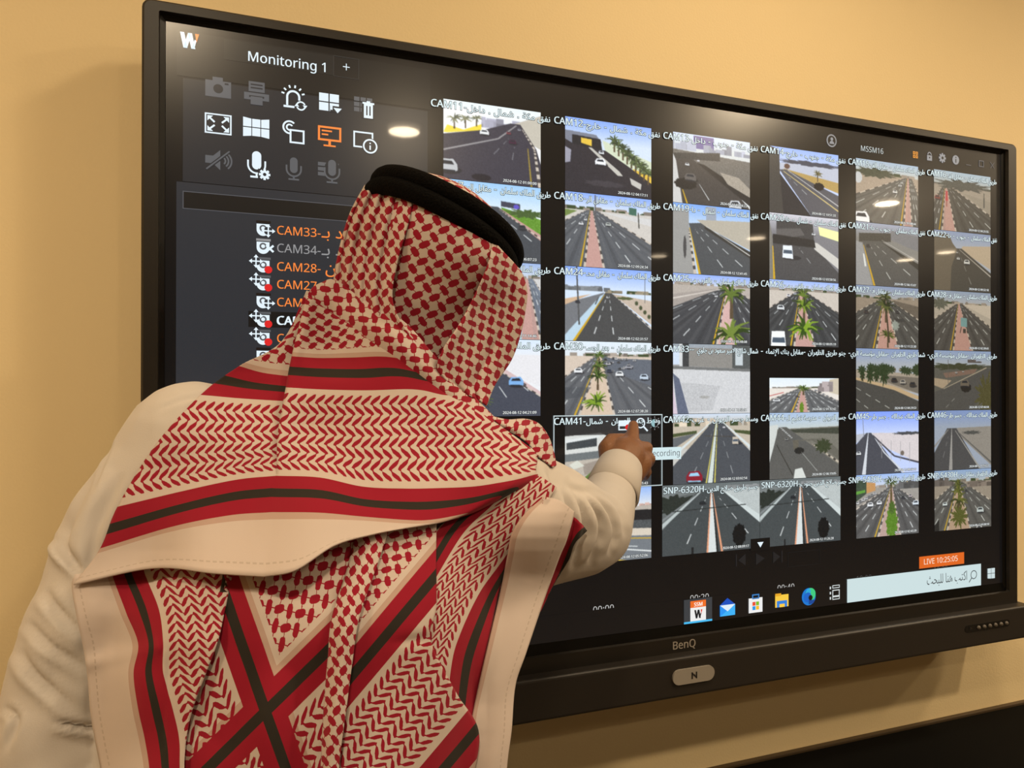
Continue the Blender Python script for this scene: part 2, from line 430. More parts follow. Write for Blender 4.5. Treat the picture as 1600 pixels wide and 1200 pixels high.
def grid(f, x0, z0, x1, z1, nx, ny, g, m, ly=3, bow=0):
    for i in range(nx):
        for j in range(ny):
            a, b_ = x0 + (x1 - x0) * i / nx, x0 + (x1 - x0) * (i + 1) / nx - g
            c, d_ = z0 + (z1 - z0) * j / ny, z0 + (z1 - z0) * (j + 1) / ny - g
            f.rect(a, c, b_, d_, m, ly)
def ic_layout(f, x, z, m=WHITE):
    grid(f, x - U * .45, z - U * .36, x + U * .45, z + U * .45, 2, 2, .0018, m); f.rect(x + U * .02, z - U * .4, x + U * .5, z - U * .12, PANEL, 4); f.poly([(x + U * .16, z - U * .2), (x + U * .52, z - U * .2), (x + U * .34, z - U * .42)], m, 5); f.rect(x + U * .03, z - U * .3, x + U * .12, z - U * .03, m, 5)
def ic_trash(f, x, z):
    grid(f, x - U * .45, z - U * .25, x + U * .4, z + U * .45, 3, 3, .0016, GREY); f.rect(x - U * .12, z - U * .52, x + U * .45, z + U * .24, PANEL, 4); f.rect(x - U * .02, z - U * .5, x + U * .38, z + U * .12, WHITE, 5); f.rect(x - U * .08, z + U * .12, x + U * .44, z + U * .2, WHITE, 5); f.rect(x + U * .1, z + U * .2, x + U * .26, z + U * .26, WHITE, 5)
    f.rect(x + U * .08, z - U * .38, x + U * .14, z + U * .04, PANEL, 6); f.rect(x + U * .22, z - U * .38, x + U * .28, z + U * .04, PANEL, 6)
def ic_full(f, x, z, m=WHITE):
    f.orect(x - U * .52, z - U * .42, x + U * .52, z + U * .42, .002, m, 3)
    for sx in (-1, 1):
        for sz in (-1, 1):
            f.poly([(x + sx * U * .42, z + sz * U * .32), (x + sx * U * .2, z + sz * U * .32), (x + sx * U * .42, z + sz * U * .1)], m, 3); f.seg(x + sx * U * .14, z + sz * U * .06, x + sx * U * .36, z + sz * U * .26, .0025, m, 3)
def ic_wall(f, x, z, m=WHITE):
    for i in range(3):
        for j in (0, 1):
            a, b_ = x + U * (-.54 + .36 * i), x + U * (-.54 + .36 * i + .33); bow = (.05, 0, 0, .05)
            zz = [z + U * ((.02 if j else -.36)) - (0 if j else bow[i] * U), z + U * ((.02 if j else -.36)) - (0 if j else bow[i + 1] * U), z + U * (.36 if j else -.02) + (bow[i + 1] * U if j else 0), z + U * (.36 if j else -.02) + (bow[i] * U if j else 0)]
            f.poly([(a, zz[0]), (b_, zz[1]), (b_, zz[2]), (a, zz[3])], m, 3)
def ic_share(f, x, z, m=WHITE):
    f.orect(x - U * .2, z - U * .45, x + U * .42, z + U * .15, .0026, m, 3); f.arc(x - U * .2, z + U * .22, U * .26, .0026, m, 45, 270, 3); f.arc(x - U * .2, z + U * .22, U * .12, .0024, m, 30, 280, 3)
def ic_monitor(f, x, z, m=ORNG):
    f.orect(x - U * .5, z - U * .22, x + U * .5, z + U * .42, .003, m, 3); f.rect(x - .0018, z - U * .42, x + .0018, z - U * .22, m, 3); f.rect(x - U * .26, z - U * .46, x + U * .26, z - U * .39, m, 3)
    f.rect(x - U * .34, z + U * .18, x + U * .1, z + U * .25, m, 3); f.rect(x - U * .34, z + U * .02, x - U * .06, z + U * .09, m, 3)
def ic_info(f, x, z, m=WHITE):
    f.orect(x - U * .48, z - U * .3, x + U * .4, z + U * .42, .0024, m, 3); f.disc(x + U * .26, z - U * .2, U * .36, PANEL, 4); f.arc(x + U * .26, z - U * .2, U * .29, .0024, m, 0, 360, 5); f.rect(x + U * .23, z - U * .36, x + U * .29, z - U * .16, m, 5); f.rect(x + U * .23, z - U * .1, x + U * .29, z - U * .04, m, 5)
def ic_mute(f, x, z, m=GREY):
    f.rect(x - U * .5, z - U * .14, x - U * .2, z + U * .18, m, 3); f.poly([(x - U * .2, z - U * .14), (x + U * .08, z - U * .4), (x + U * .08, z + U * .44), (x - U * .2, z + U * .18)], m, 3)
    for r in (.16, .28, .4): f.arc(x + U * .12, z, U * r, .0022, m, -50, 50, 3, 10)
    f.seg(x - U * .46, z - U * .4, x + U * .44, z + U * .42, .005, PANEL, 4); f.seg(x - U * .46, z - U * .4, x + U * .44, z + U * .42, .002, m, 5)
def mic(f, x, z, m, s=1, ly=3):
    u = U * s; f.rect(x - u * .16, z - u * .05, x + u * .16, z + u * .3, m, ly); f.disc(x, z + u * .3, u * .16, m, ly, 12, 0, 180); f.disc(x, z - u * .05, u * .16, m, ly, 12, 180, 360)
    f.arc(x, z - u * .05, u * .3, .0024, m, 180, 360, ly, 14); f.rect(x - u * .3 - .0012, z - u * .05, x - u * .3 + .0012, z + u * .12, m, ly); f.rect(x + u * .3 - .0012, z - u * .05, x + u * .3 + .0012, z + u * .12, m, ly)
    f.rect(x - .0013, z - u * .48, x + .0013, z - u * .34, m, ly); f.rect(x - u * .22, z - u * .52, x + u * .22, z - u * .45, m, ly)
def gear(f, x, z, r, m, ly=4, hole=PANEL):
    for k in range(8):
        a = k * PI / 4; f.seg(x, z, x + r * 1.15 * math.cos(a), z + r * 1.15 * math.sin(a), r * .5, m, ly)
    f.disc(x, z, r * .85, m, ly + 1, 16); f.disc(x, z, r * .36, hole, ly + 2, 12)
def ic_mic_gear(f, x, z): mic(f, x, z + U * .05, WHITE, 1.15); f.rect(x + U * .05, z - U * .6, x + U * .55, z - U * .15, PANEL, 4); gear(f, x + U * .32, z - U * .38, U * .2, WHITE, 5)
def ic_grid_mic(f, x, z): grid(f, x - U * .5, z - U * .25, x + U * .45, z + U * .4, 2, 3, .002, GREY); f.disc(x + U * .1, z, U * .34, PANEL, 4, rz=U * .5); mic(f, x + U * .1, z, GREY, 1.05, 5)
for a in [('camera_icon', 341, 138, ic_camera), ('printer_icon', 401, 146, ic_print), ('alarm_icon', 460, 153, ic_siren), ('layout_icon', 515, 161, ic_layout), ('delete_layout_icon', 569, 167, ic_trash),
          ('fullscreen_icon', 341, 194, ic_full), ('video_wall_icon', 401, 200, ic_wall), ('share_icon', 460, 208, ic_share), ('monitor_icon', 515, 213, ic_monitor), ('info_icon', 569, 221, ic_info),
          ('mute_icon', 341, 251, ic_mute), ('microphone_settings_icon', 401, 258, ic_mic_gear), ('microphone_icon', 459, 263, mic, GREY), ('grid_microphone_icon', 515, 267, ic_grid_mic)]:
    icon(*a)
# camera list
RED = S((225, 40, 40))
def list_icon(f, x, z, kind):
    s = .021
    hood = S((30, 22, 20)) if kind in 'mx' else GREY
    f.rect(x - s * .45, z + s * .36, x + s * .5, z + s * .52, hood if kind != 'x' else MIDG, 3)
    f.rect(x - s * .42, z - s * .1, x + s * .42, z + s * .3, WHITE, 3); f.disc(x, z - s * .1, s * .42, WHITE, 3, 14, 180, 360); f.disc(x, z, s * .24, GREY, 4, 14); f.disc(x, z, s * .13, WHITE, 5, 10)
    if kind == 'r': f.disc(x + s * .34, z - s * .32, s * .26, RED, 6, 16)
    if kind == 'x':
        for q in (-1, 1): f.seg(x + s * .2, z - q * s * .22 - s * .14, x + s * .68, z + q * s * .22 - s * .14, .003, WHITE, 6)
    if kind in 'mr':
        ax, az = (x + s * .34, z - s * .16) if kind == 'm' else (x - s * .46, z + s * .22)
        f.disc(ax, az, s * .3, S((50, 52, 57)), 6, 12)
        for q in range(4):
            c, s_ = math.cos(q * PI / 2), math.sin(q * PI / 2); f.seg(ax, az, ax + c * s * .32, az + s_ * s * .32, .0018, WHITE, 7)
            f.poly([(ax + c * s * .46, az + s_ * s * .46), (ax + c * s * .26 - s_ * s * .16, az + s_ * s * .26 + c * s * .16), (ax + c * s * .26 + s_ * s * .16, az + s_ * s * .26 - c * s * .16)], WHITE, 7)
AR_SAUD = '\u0633\u0639\u0648\u062f \u0628\u0640'; AR_SLM = '\u0633\u0644\u0645\u0627\u0646'
for k, (py, t, ar, kind, mt) in enumerate([(357, 'CAM33-', AR_SAUD, 'm', ORNG), (385, 'CAM34-', AR_SAUD, 'x', MIDG), (414, 'CAM28- ', AR_SLM, 'r', ORNG), (442, 'CAM27- ', AR_SLM, 'r', ORNG), (470, 'CAM42-', '', 'm', ORNG), (499, 'CAM41-', '', 'r', WHITE), (527, 'CAM40-', '', 'r', ORNG), (555, 'CAM39-', '', 'm', ORNG)]):
    f = Flat(); x, z = p2(411, py)
    if mt is WHITE: f.rect(x - .02, z - .0115, xr - .02, z + .0115, DKP, 2)
    list_icon(f, x, z, kind); x, _ = p2(433, py)
    f.text(t + shape(ar), x, z - .007, .0215, mt, 4, off=.03 if mt is WHITE else .004); f.make('list_entry')

# ---- the camera feeds: small pictures made of coloured cells
class Pic:
    def __init__(s, w=150, h=112):
        s.w, s.h = w, h; s.a = np.zeros((h * 2, w * 2, 3), np.float32); s.rng = np.random.RandomState(Pic.n); Pic.n += 1
        yy, xx = np.mgrid[0:h * 2, 0:w * 2]; s.X = (xx + .5) / (w * 2); s.Y = (yy + .5) / (h * 2)
    n = 5
    def put(s, m, c, al=1.0):
        s.a[m] = s.a[m] * (1 - al) + np.array(c, np.float32) * al; return s
    def sky(s, c0, c1, h):
        k = np.clip(s.Y / h, 0, 1)[..., None]; s.a[:] = np.array(c0) * (1 - k) + np.array(c1) * k; return s
    def mask(s, pts):
        m = np.zeros(s.X.shape, bool); n = len(pts)
        for i in range(n):
            (x0, y0), (x1, y1) = pts[i], pts[(i + 1) % n]
            if y0 == y1: continue
            c = ((y0 > s.Y) != (y1 > s.Y)) & (s.X < (x1 - x0) * (s.Y - y0) / (y1 - y0) + x0); m ^= c
        return m
    def poly(s, c, *p, n=0, al=1.0):
        m = s.mask(p); s.put(m, c, al)
        if n: s.a[m] += (s.rng.randn(m.sum(), 1) * n).astype(np.float32)
        return s
    def line(s, c, w0, w1, *p, al=1.0):
        for i in range(len(p) - 1):
            (x0, y0), (x1, y1) = p[i], p[i + 1]; q0 = w0 + (w1 - w0) * i / (len(p) - 1); q1 = w0 + (w1 - w0) * (i + 1) / (len(p) - 1)
            L = math.hypot(x1 - x0, y1 - y0) or 1; nx, ny = -(y1 - y0) / L / 2, (x1 - x0) / L / 2
            s.poly(c, (x0 + nx * q0, y0 + ny * q0), (x1 + nx * q1, y1 + ny * q1), (x1 - nx * q1, y1 - ny * q1), (x0 - nx * q0, y0 - ny * q0), al=al)
        return s
    def dash(s, c, w0, w1, p0, p1, n=5, duty=.5, pw=2.0, al=.85):
        for k in range(n):
            a, b_ = (k / n) ** pw, ((k + duty) / n) ** pw
            q = lambda t: (p0[0] + (p1[0] - p0[0]) * t, p0[1] + (p1[1] - p0[1]) * t)
            s.line(c, w0 + (w1 - w0) * a, w0 + (w1 - w0) * b_, q(a), q(b_), al=al)
        return s
    def kerb(s, p0, p1, w0, w1, n=10):
        w0 *= .75; w1 *= .75; s.line((196, 186, 174), w0, w1, p0, p1); return s.dash((74, 70, 68), w0, w1, p0, p1, n, .45, 2.0, 1)
    def blob(s, c, x, y, rx, ry, rough=.35, n=18, al=1.0, k=9):
        r2 = s.rng; ang = np.arctan2((s.Y - y) / ry, (s.X - x) / rx); rr = np.hypot((s.X - x) / rx, (s.Y - y) / ry)
        lim = 1 + rough * (np.sin(ang * k + r2.rand() * 6) * .5 + np.sin(ang * (k * 2 + 3) + r2.rand() * 6) * .4)
        m = rr < lim; s.put(m, c, al); s.a[m] += (r2.randn(m.sum(), 1) * n).astype(np.float32); return s
    def palm(s, x, y, h, c=(84, 104, 48), dk=(38, 52, 26), trunk=True):
        if trunk: s.line((88, 74, 56), h * .06, h * .09, (x, y - h * .6), (x, y))
        for k in range(26):
            a = s.rng.uniform(0, 2 * PI); L = h * s.rng.uniform(.26, .48); cx, cy = x, y - h * .62
            ex, ey = cx + math.cos(a) * L * .95, cy + math.sin(a) * L * .75 - h * .05; mxp = ((cx + ex) / 2, (cy + ey) / 2 - h * .07)
            cc = c if s.rng.rand() < .55 else dk
            s.line(cc, h * .075, h * .02, (cx, cy), mxp, (ex, ey))
        return s
    def car(s, x, y, z, c=(225, 228, 230), dark=(40, 44, 52)):
        s.blob((38, 38, 42), x + z * .1, y + z * .28, z * .62, z * .26, .0, 0, .7)
        s.poly(c, (x - z * .5, y + z * .3), (x - z * .52, y - z * .05), (x - z * .34, y - z * .38), (x + z * .3, y - z * .42), (x + z * .5, y - z * .08), (x + z * .52, y + z * .26), (x + z * .4, y + z * .36))
        s.poly(dark, (x - z * .36, y - z * .06), (x - z * .26, y - z * .28), (x + z * .22, y - z * .3), (x + z * .34, y - z * .06))
        s.line(dark, z * .08, z * .08, (x - z * .4, y + z * .3), (x + z * .4, y + z * .32)); return s
    def van(s, x, y, z, c=(225, 232, 240)):
        s.blob((32, 32, 36), x + z * .3, y + z * .45, z * .8, z * .22, 0, 0, .6)
        s.poly(c, (x - z * .4, y - z * .6), (x + z * .35, y - z * .62), (x + z * .45, y + z * .55), (x - z * .45, y + z * .5)); s.poly((70, 84, 100), (x - z * .34, y - z * .2), (x + z * .34, y - z * .22), (x + z * .38, y + z * .12), (x - z * .38, y + z * .1)); return s
    def town(s, y, h, c=(150, 140, 130), n=30, x0=0, x1=1, green=0):
        for k in range(n):
            x = s.rng.uniform(x0, x1); w_ = s.rng.uniform(.015, .06); hh = h * s.rng.uniform(.3, 1); v = s.rng.uniform(.75, 1.2)
            cc = (60, 72, 46) if s.rng.rand() < green else tuple(q * v for q in c)
            s.poly(cc, (x - w_, y), (x - w_, y - hh), (x + w_, y - hh), (x + w_, y))
        return s
    def grain(s, a=4.0, streak=0):
        g = s.rng.randn(s.h, s.w, 1).astype(np.float32) * a; s.a += np.repeat(np.repeat(g, 2, 0), 2, 1); return s
    def tone(s, gain=1.0, tint=(1, 1, 1), con=1.0, haze=0):
        s.a = ((s.a - 110) * con + 110) * gain * np.array(tint, np.float32); s.a = s.a * (1 - haze) + 190 * haze; return s
    def out(s):
        a = s.a
        for ax in (0, 1):
            q = np.pad(a, [(1, 1) if i == ax else (0, 0) for i in range(3)], 'edge'); sl = lambda o: q[o:o + a.shape[0]] if ax == 0 else q[:, o:o + a.shape[1]]
            a = (sl(0) + sl(1) * 2 + sl(2)) / 4
        a = np.clip(a * 1.05 + 6, 0, 255); return a.reshape(s.h, 2, s.w, 2, 3).mean((1, 3))
M_feed = screen_mat('camera_feed_pixels', attr='Col')
def feed(x0, z1, wd, hg, pic, name='camera_feed'):
    a = pic.out(); h, w_ = a.shape[:2]
    l = np.where(a / 255 <= .04045, a / 255 / 12.92, ((a / 255 + .055) / 1.055) ** 2.4)
    xs = x0 + wd * np.arange(w_) / (w_ - 1); zs = z1 - hg * np.arange(h) / (h - 1)
    co = np.zeros((h, w_, 3), np.float32); co[..., 0] = xs; co[..., 1] = -.0004; co[..., 2] = zs[:, None]
    i = np.arange(h * w_).reshape(h, w_)
    q = np.stack([i[:-1, :-1], i[1:, :-1], i[1:, 1:], i[:-1, 1:]], -1).reshape(-1, 4)
    me = bpy.data.meshes.new(name); me.vertices.add(h * w_); me.vertices.foreach_set('co', co.ravel())
    me.loops.add(q.size); me.polygons.add(len(q)); me.loops.foreach_set('vertex_index', q.ravel()); me.polygons.foreach_set('loop_start', np.arange(0, q.size, 4))
    at_ = me.color_attributes.new('Col', 'FLOAT_COLOR', 'POINT'); at_.data.foreach_set('color', np.concatenate([l.reshape(-1, 3), np.ones((h * w_, 1))], 1).astype(np.float32).ravel())
    me.update(calc_edges=True); me.validate()
    return sub(screen, link(name, me, M_feed))
ASPH = (66, 66, 70); ASPD = (44, 43, 48); SAND = (205, 190, 170); PINK = (190, 150, 142); SKYB = (150, 185, 240); SKYW = (205, 222, 240); YEL = (200, 160, 40); WHT = (215, 220, 220)
def boulevard(p, hz=.2, vx=.52, mw=.16, mx_=.45, road=ASPH, side=SAND, sky=((150, 180, 235), (205, 215, 228)), median=PINK, lx=-.25, rx=1.3, trees=(), lanes=2, town=.06, dirt=True, med_c=None):
    "straight dual carriageway seen from a gantry, kerbed median down the middle"
    p.sky(sky[0], sky[1], hz); p.town(hz + .01, town, green=.3)
    p.poly(side, (0, hz), (1, hz), (1, 1), (0, 1), n=8)
    p.poly(road, (vx - .05, hz), (vx + .06, hz), (rx, 1), (lx, 1), n=3)
    p.kerb((vx - .055, hz), (lx - .04, 1), .008, .05, 14); p.kerb((vx + .065, hz), (rx + .04, 1), .008, .05, 14)
    b = mx_; p.poly(median, (vx - .012, hz), (vx + .012, hz), (b + mw / 2, 1), (b - mw / 2, 1), n=6)
    p.line(YEL, .004, .022, (vx - .016, hz), (b - mw / 2 - .05, 1)); p.kerb((vx - .011, hz), (b - mw / 2, 1), .006, .035, 12); p.kerb((vx + .011, hz), (b + mw / 2, 1), .006, .035, 12)
    for q in range(2):
        x1_ = (b - mw / 2, lx) if q == 0 else (b + mw / 2, rx)
        for k in range(lanes + 1):
            tl = (k + .5) / (lanes + 1); xe = x1_[0] + (x1_[1] - x1_[0]) * tl
            for o_ in (-.05, .05): p.line((122, 122, 122), .002, .05, (vx + (.02 if q else -.02), hz + .01), (xe + o_ * 2, 1), al=.16)
            p.line((30, 30, 32), .002, .05, (vx + (.02 if q else -.02), hz + .01), (xe, 1), al=.16)
    for k in range(1, lanes + 1):
        tl = k / (lanes + 1); p.dash(WHT, .004, .016, (vx - .02 - .03 * tl, hz + .02), (b - mw / 2 + (lx - b + mw / 2) * tl, 1), 7)
        p.dash(WHT, .004, .016, (vx + .02 + .03 * tl, hz + .02), (b + mw / 2 + (rx - b - mw / 2) * tl, 1), 7)
    return p
def one_road(p, pts, road=ASPH): return p.poly(road, *pts, n=3)
P_ = {}
# row 0
p = Pic(); p.sky((225, 235, 250), (240, 245, 250), .3); p.town(.3, .14, (150, 150, 165), 26, .3, 1); p.poly((245, 248, 252), (0, .08), (.38, .08), (.38, .32), (0, .42)); p.poly((236, 212, 70), (.04, .32), (.2, .36), (.38, .26), (.38, .34), (.04, .42), (0, .42)); p.poly((190, 185, 172), (.72, .2), (1, .05), (1, .5), (.86, .42)); p.poly((62, 60, 70), (0, .44), (.4, .33), (.68, .2), (.78, .2), (.95, .5), (1, .7), (1, 1), (0, 1), n=3)
p.line((150, 148, 150), .012, .02, (.74, .22), (.55, .42), (0, .64)); p.kerb((.8, .26), (.93, .5), .015, .03, 8); p.kerb((.93, .5), (.99, 1), .03, .05, 8); p.line((150, 130, 60), .01, .02, (.86, .5), (.9, 1)); p.dash(WHT, .006, .01, (.66, .4), (.44, .72), 3, al=.4); p.dash(WHT, .006, .01, (.72, .5), (.68, .8), 2, al=.4)
p.car(.41, .36, .09); p.car(.7, .44, .075, (70, 40, 60)); p.car(.66, .33, .045, (120, 60, 70)); p.car(.77, .27, .035, (150, 150, 160)); p.car(.04, .83, .2, (185, 188, 192)); p.blob((40, 38, 44), .38, .94, .1, .045, 0, 2); p.palm(.11, .36, .2, (140, 140, 110), (90, 95, 80)); p.palm(.22, .34, .18, (140, 140, 110), (90, 95, 80)); p.palm(.33, .3, .16, (140, 140, 110), (90, 95, 80)); P_[0, 0] = p.grain(3)
p = Pic(); p.sky((130, 165, 240), (205, 220, 240), .3); p.poly((120, 125, 140), (0, .18), (.35, .2), (.42, .3), (0, .36)); p.poly((40, 40, 44), (.08, .23), (.4, .25), (.42, .4), (.08, .38)); p.poly((226, 190, 70), (.18, .26), (.3, .27), (.3, .36), (.18, .33)); p.poly((205, 215, 190), (.42, .26), (1, .48), (1, .75), (.46, .42)); p.poly((222, 185, 70), (.78, .6), (1, .68), (1, .78), (.78, .68))
p.poly((48, 46, 52), (.1, .36), (.46, .4), (.7, .56), (1, .78), (1, 1), (0, 1), (0, .3), n=3); p.poly((190, 188, 180), (.26, .38), (.3, .38), (.62, .66), (.66, .72), (.6, .72)); p.poly((190, 188, 182), (.74, .73), (.88, .8), (.87, .88), (.76, .82))
for k in range(9): p.palm(.56 + .05 * k, .4 + .05 * k, .24, (84, 100, 60), (50, 62, 44))
p.car(.4, .56, .12, (235, 240, 248)); p.car(.41, .43, .06, (225, 230, 235)); p.poly((150, 150, 165), (.0, .4), (.07, .44), (.06, .6), (0, .62)); p.blob((86, 82, 88), .45, .85, .22, .04, .2, 3, .4); P_[1, 0] = p.grain(3)
p = Pic(); p.sky((200, 215, 240), (210, 215, 215), .2); p.poly((110, 100, 150), (.26, .02), (.52, .02), (.52, .2), (.26, .2)); p.town(.24, .14, (160, 165, 180), 16); p.poly((108, 105, 100), (0, .24), (1, .3), (1, .9), (0, .4), n=14); p.poly((60, 60, 60), (0, .3), (.6, .22), (.6, .34), (0, .38), n=10); p.poly((66, 63, 62), (.02, .38), (.25, .36), (.85, .82), (1, 1), (.05, 1), n=3); p.poly((42, 41, 42), (.3, .4), (.4, .42), (1, .78), (1, .95)); p.poly((160, 152, 140), (.6, .5), (.85, .55), (1, .7), (1, .82), (.7, .66), n=16); p.poly((200, 200, 198), (0, .3), (.04, .4), (.12, 1), (0, 1)); p.line(YEL, .01, .02, (.12, .8), (.18, 1)); p.dash(WHT, .006, .012, (.33, .7), (.46, .92), 1, 1)
p.blob((36, 35, 36), .16, .72, .14, .08, .1, 2); p.car(.22, .62, .14, (95, 92, 90)); p.car(.18, .44, .05); p.car(.32, .37, .03, (230, 230, 235)); p.car(.8, .95, .16, (205, 210, 215)); P_[2, 0] = p.grain(4)
p = Pic(); p.sky((150, 178, 245), (190, 205, 240), .22); p.poly((185, 190, 205), (.14, .24), (1, .2), (1, .55), (.14, .34)); p.blob((70, 72, 84), .6, .2, .45, .035, .3, 4); p.poly((176, 148, 88), (.2, .32), (1, .44), (1, .6), (.2, .36), n=5); p.poly((84, 84, 90), (.14, .34), (.24, .33), (1, .64), (1, 1), (.6, 1), n=3); p.poly((64, 62, 60), (0, 0), (.14, .05), (.15, .4), (.24, 1), (0, 1), n=3); p.poly((46, 45, 48), (.15, .4), (.6, 1), (.2, 1)); p.line((200, 180, 120), .01, .02, (.2, .36), (1, .88)); p.line((190, 190, 190), .008, .016, (.26, .34), (1, .8)); p.dash(WHT, .005, .012, (.25, .42), (.62, .75), 4, al=.6); p.blob((34, 30, 30), .71, .53, .075, .06, .1, 2); p.palm(.69, .46, .18, (110, 100, 60), (70, 66, 46)); p.blob((96, 70, 60), .25, .28, .04, .04, .2, 4); P_[3, 0] = p.grain(3)
p = Pic(); boulevard(p, .22, .83, .14, .83, (92, 90, 86), (170, 155, 140), ((170, 195, 225), (200, 205, 205)), lx=-.9, rx=1.2, lanes=3); p.blob((72, 76, 62), .3, .2, .32, .07, .3, 12); p.blob((200, 205, 212), .04, .3, .06, .09, .05, 3); p.car(.62, .46, .07); p.car(.7, .35, .05); p.car(.73, .3, .04); p.car(.09, .93, .24, (240, 242, 248)); P_[4, 0] = p.grain(4).tone(.95, (1, .98, .94))
p = Pic(); boulevard(p, .25, .21, .24, .26, (74, 72, 68), (160, 150, 138), ((175, 200, 225), (180, 185, 185)), lx=-.25, rx=1.5, lanes=2); p.blob((78, 80, 76), .5, .22, .45, .08, .35, 14); p.poly((150, 142, 130), (.5, .34), (1, .44), (1, .66), n=6); p.line((190, 60, 70), .03, .04, (.22, .34), (.22, .5)); p.line((150, 60, 60), .012, .012, (.22, .5), (.22, .6)); p.line((70, 70, 68), .015, .02, (.88, .3), (.88, .55)); p.car(.06, .46, .09, (120, 50, 50)); P_[5, 0] = p.grain(4).tone(.9, (1, .98, .93))
# row 1
p = Pic(); p.sky((150, 195, 240), (225, 235, 240), .4); p.poly((96, 142, 50), (.58, .3), (1, .42), (1, .62), (.6, .36), n=16); p.blob((70, 92, 50), .85, .36, .2, .05, .4, 10); p.poly(PINK, (.55, .3), (1, .62), (1, .7), (.5, .33)); p.poly((70, 74, 80), (.42, .3), (.55, .3), (1, .7), (1, 1), (.3, 1), (.1, 1), n=3); p.kerb((.56, .33), (1, .67), .01, .025, 12); p.line((110, 116, 125), .02, .02, (.2, .18), (.34, .2), (.4, .3)); p.poly((64, 66, 80), (.58, .22), (.78, .24), (.78, .31), (.58, .29)); p.blob((96, 84, 190), .74, .28, .03, .03, 0, 2); p.poly((120, 132, 150), (0, .15), (.3, .16), (.3, .3), (0, .3), n=6); p.dash(WHT, .006, .014, (.52, .38), (.78, .9), 4); p.dash(WHT, .006, .014, (.58, .42), (1, .8), 4); p.car(.58, .44, .05); p.car(.8, .54, .08, (60, 62, 66)); P_[0, 1] = p.grain(3)
p = Pic(); boulevard(p, .23, .3, .22, .33, (86, 90, 96), (200, 196, 190), ((130, 165, 240), (215, 225, 238)), lx=-.85, rx=1.55, lanes=2); p.poly((110, 130, 70), (0, .24), (.14, .25), (0, .34), n=10); p.poly((205, 205, 205), (.4, .24), (1, .28), (1, .38), n=5); p.poly((66, 104, 90), (.73, .14), (.82, .15), (.82, .25), (.73, .24)); p.line((90, 90, 92), .012, .012, (.34, .02), (.34, .33)); p.line((84, 84, 80), .015, .015, (.84, .2), (.85, .42)); p.car(.18, .42, .05); p.car(.23, .36, .035); p.car(.49, .4, .06, (190, 196, 190)); p.car(.2, .3, .03); P_[1, 1] = p.grain(3)
p = Pic(); p.sky((120, 165, 235), (180, 205, 235), .25); p.poly((150, 160, 175), (.42, .02), (.55, .02), (.55, .22), (.42, .22)); p.poly((176, 170, 156), (.3, .22), (1, .18), (1, .6), (.4, .3), n=4); p.poly((74, 78, 82), (.2, .28), (.35, .26), (1, .72), (1, 1), (.35, 1), n=3); p.poly((150, 150, 148), (0, .05), (.2, .1), (.2, .3), (.3, 1), (0, 1), n=3); p.blob((70, 70, 72), .15, .62, .02, .16, .1, 2); p.kerb((.2, .36), (.28, 1), .02, .05, 10); p.line(YEL, .008, .03, (.21, .34), (.34, 1)); p.poly((54, 54, 52), (.4, .3), (1, .62), (1, .72), (.4, .34)); p.line((200, 200, 196), .006, .014, (.42, .3), (1, .68)); p.dash(WHT, .006, .014, (.28, .36), (.72, 1), 5); p.dash(WHT, .006, .014, (.34, .34), (1, .94), 6); P_[2, 1] = p.grain(3)
p = Pic(); p.sky((205, 205, 215), (120, 120, 125), .3); p.poly((62, 62, 64), (.1, .1), (.62, .12), (.64, .46), (.1, .4), n=4); p.poly((240, 246, 170), (.7, .15), (1, .2), (1, .35), (.72, .28)); p.poly((90, 88, 88), (.1, .24), (.44, .2), (.5, .3), (.1, .4)); p.poly((72, 72, 74), (.05, .45), (.64, .45), (1, .84), (1, 1), (.05, 1), n=3); p.poly((200, 198, 192), (.62, .4), (.68, .4), (1, .62), (1, .78), (.64, .5)); p.poly((40, 40, 42), (.05, .32), (.64, .36), (.66, .48), (.04, .46)); p.poly((120, 118, 112), (0, .1), (.05, .4), (.06, 1), (0, 1)); p.line(YEL, .012, .03, (.05, .5), (.07, 1)); p.dash(WHT, .006, .014, (.42, .5), (.66, .82), 3, al=.5); p.van(.26, .58, .17); p.car(.63, .27, .05); P_[3, 1] = p.grain(4)
p = Pic(); p.sky((160, 170, 200), (130, 130, 130), .25); p.poly((60, 60, 58), (.05, .18), (.55, .14), (.55, .28), (.05, .32), n=8); p.poly((120, 122, 130), (.55, .1), (1, .15), (1, .4), (.55, .25), n=5); p.poly((84, 84, 84), (.1, .3), (.4, .28), (1, .66), (1, 1), (.28, 1), n=3); p.poly((150, 152, 158), (0, .3), (.1, .34), (.26, 1), (0, 1), n=5); p.line((220, 225, 230), .02, .03, (.12, .5), (.15, .7)); p.line(YEL, .008, .03, (.12, .36), (.29, 1)); p.poly((48, 48, 46), (.38, .28), (1, .6), (1, .7)); p.line((190, 190, 188), .005, .012, (.4, .26), (1, .56)); p.dash(WHT, .006, .014, (.22, .36), (.62, 1), 5); p.dash(WHT, .006, .014, (.3, .34), (1, .9), 5); p.car(.19, .37, .06, (60, 55, 55)); P_[4, 1] = p.grain(4).tone(.95, (1, .98, .93))
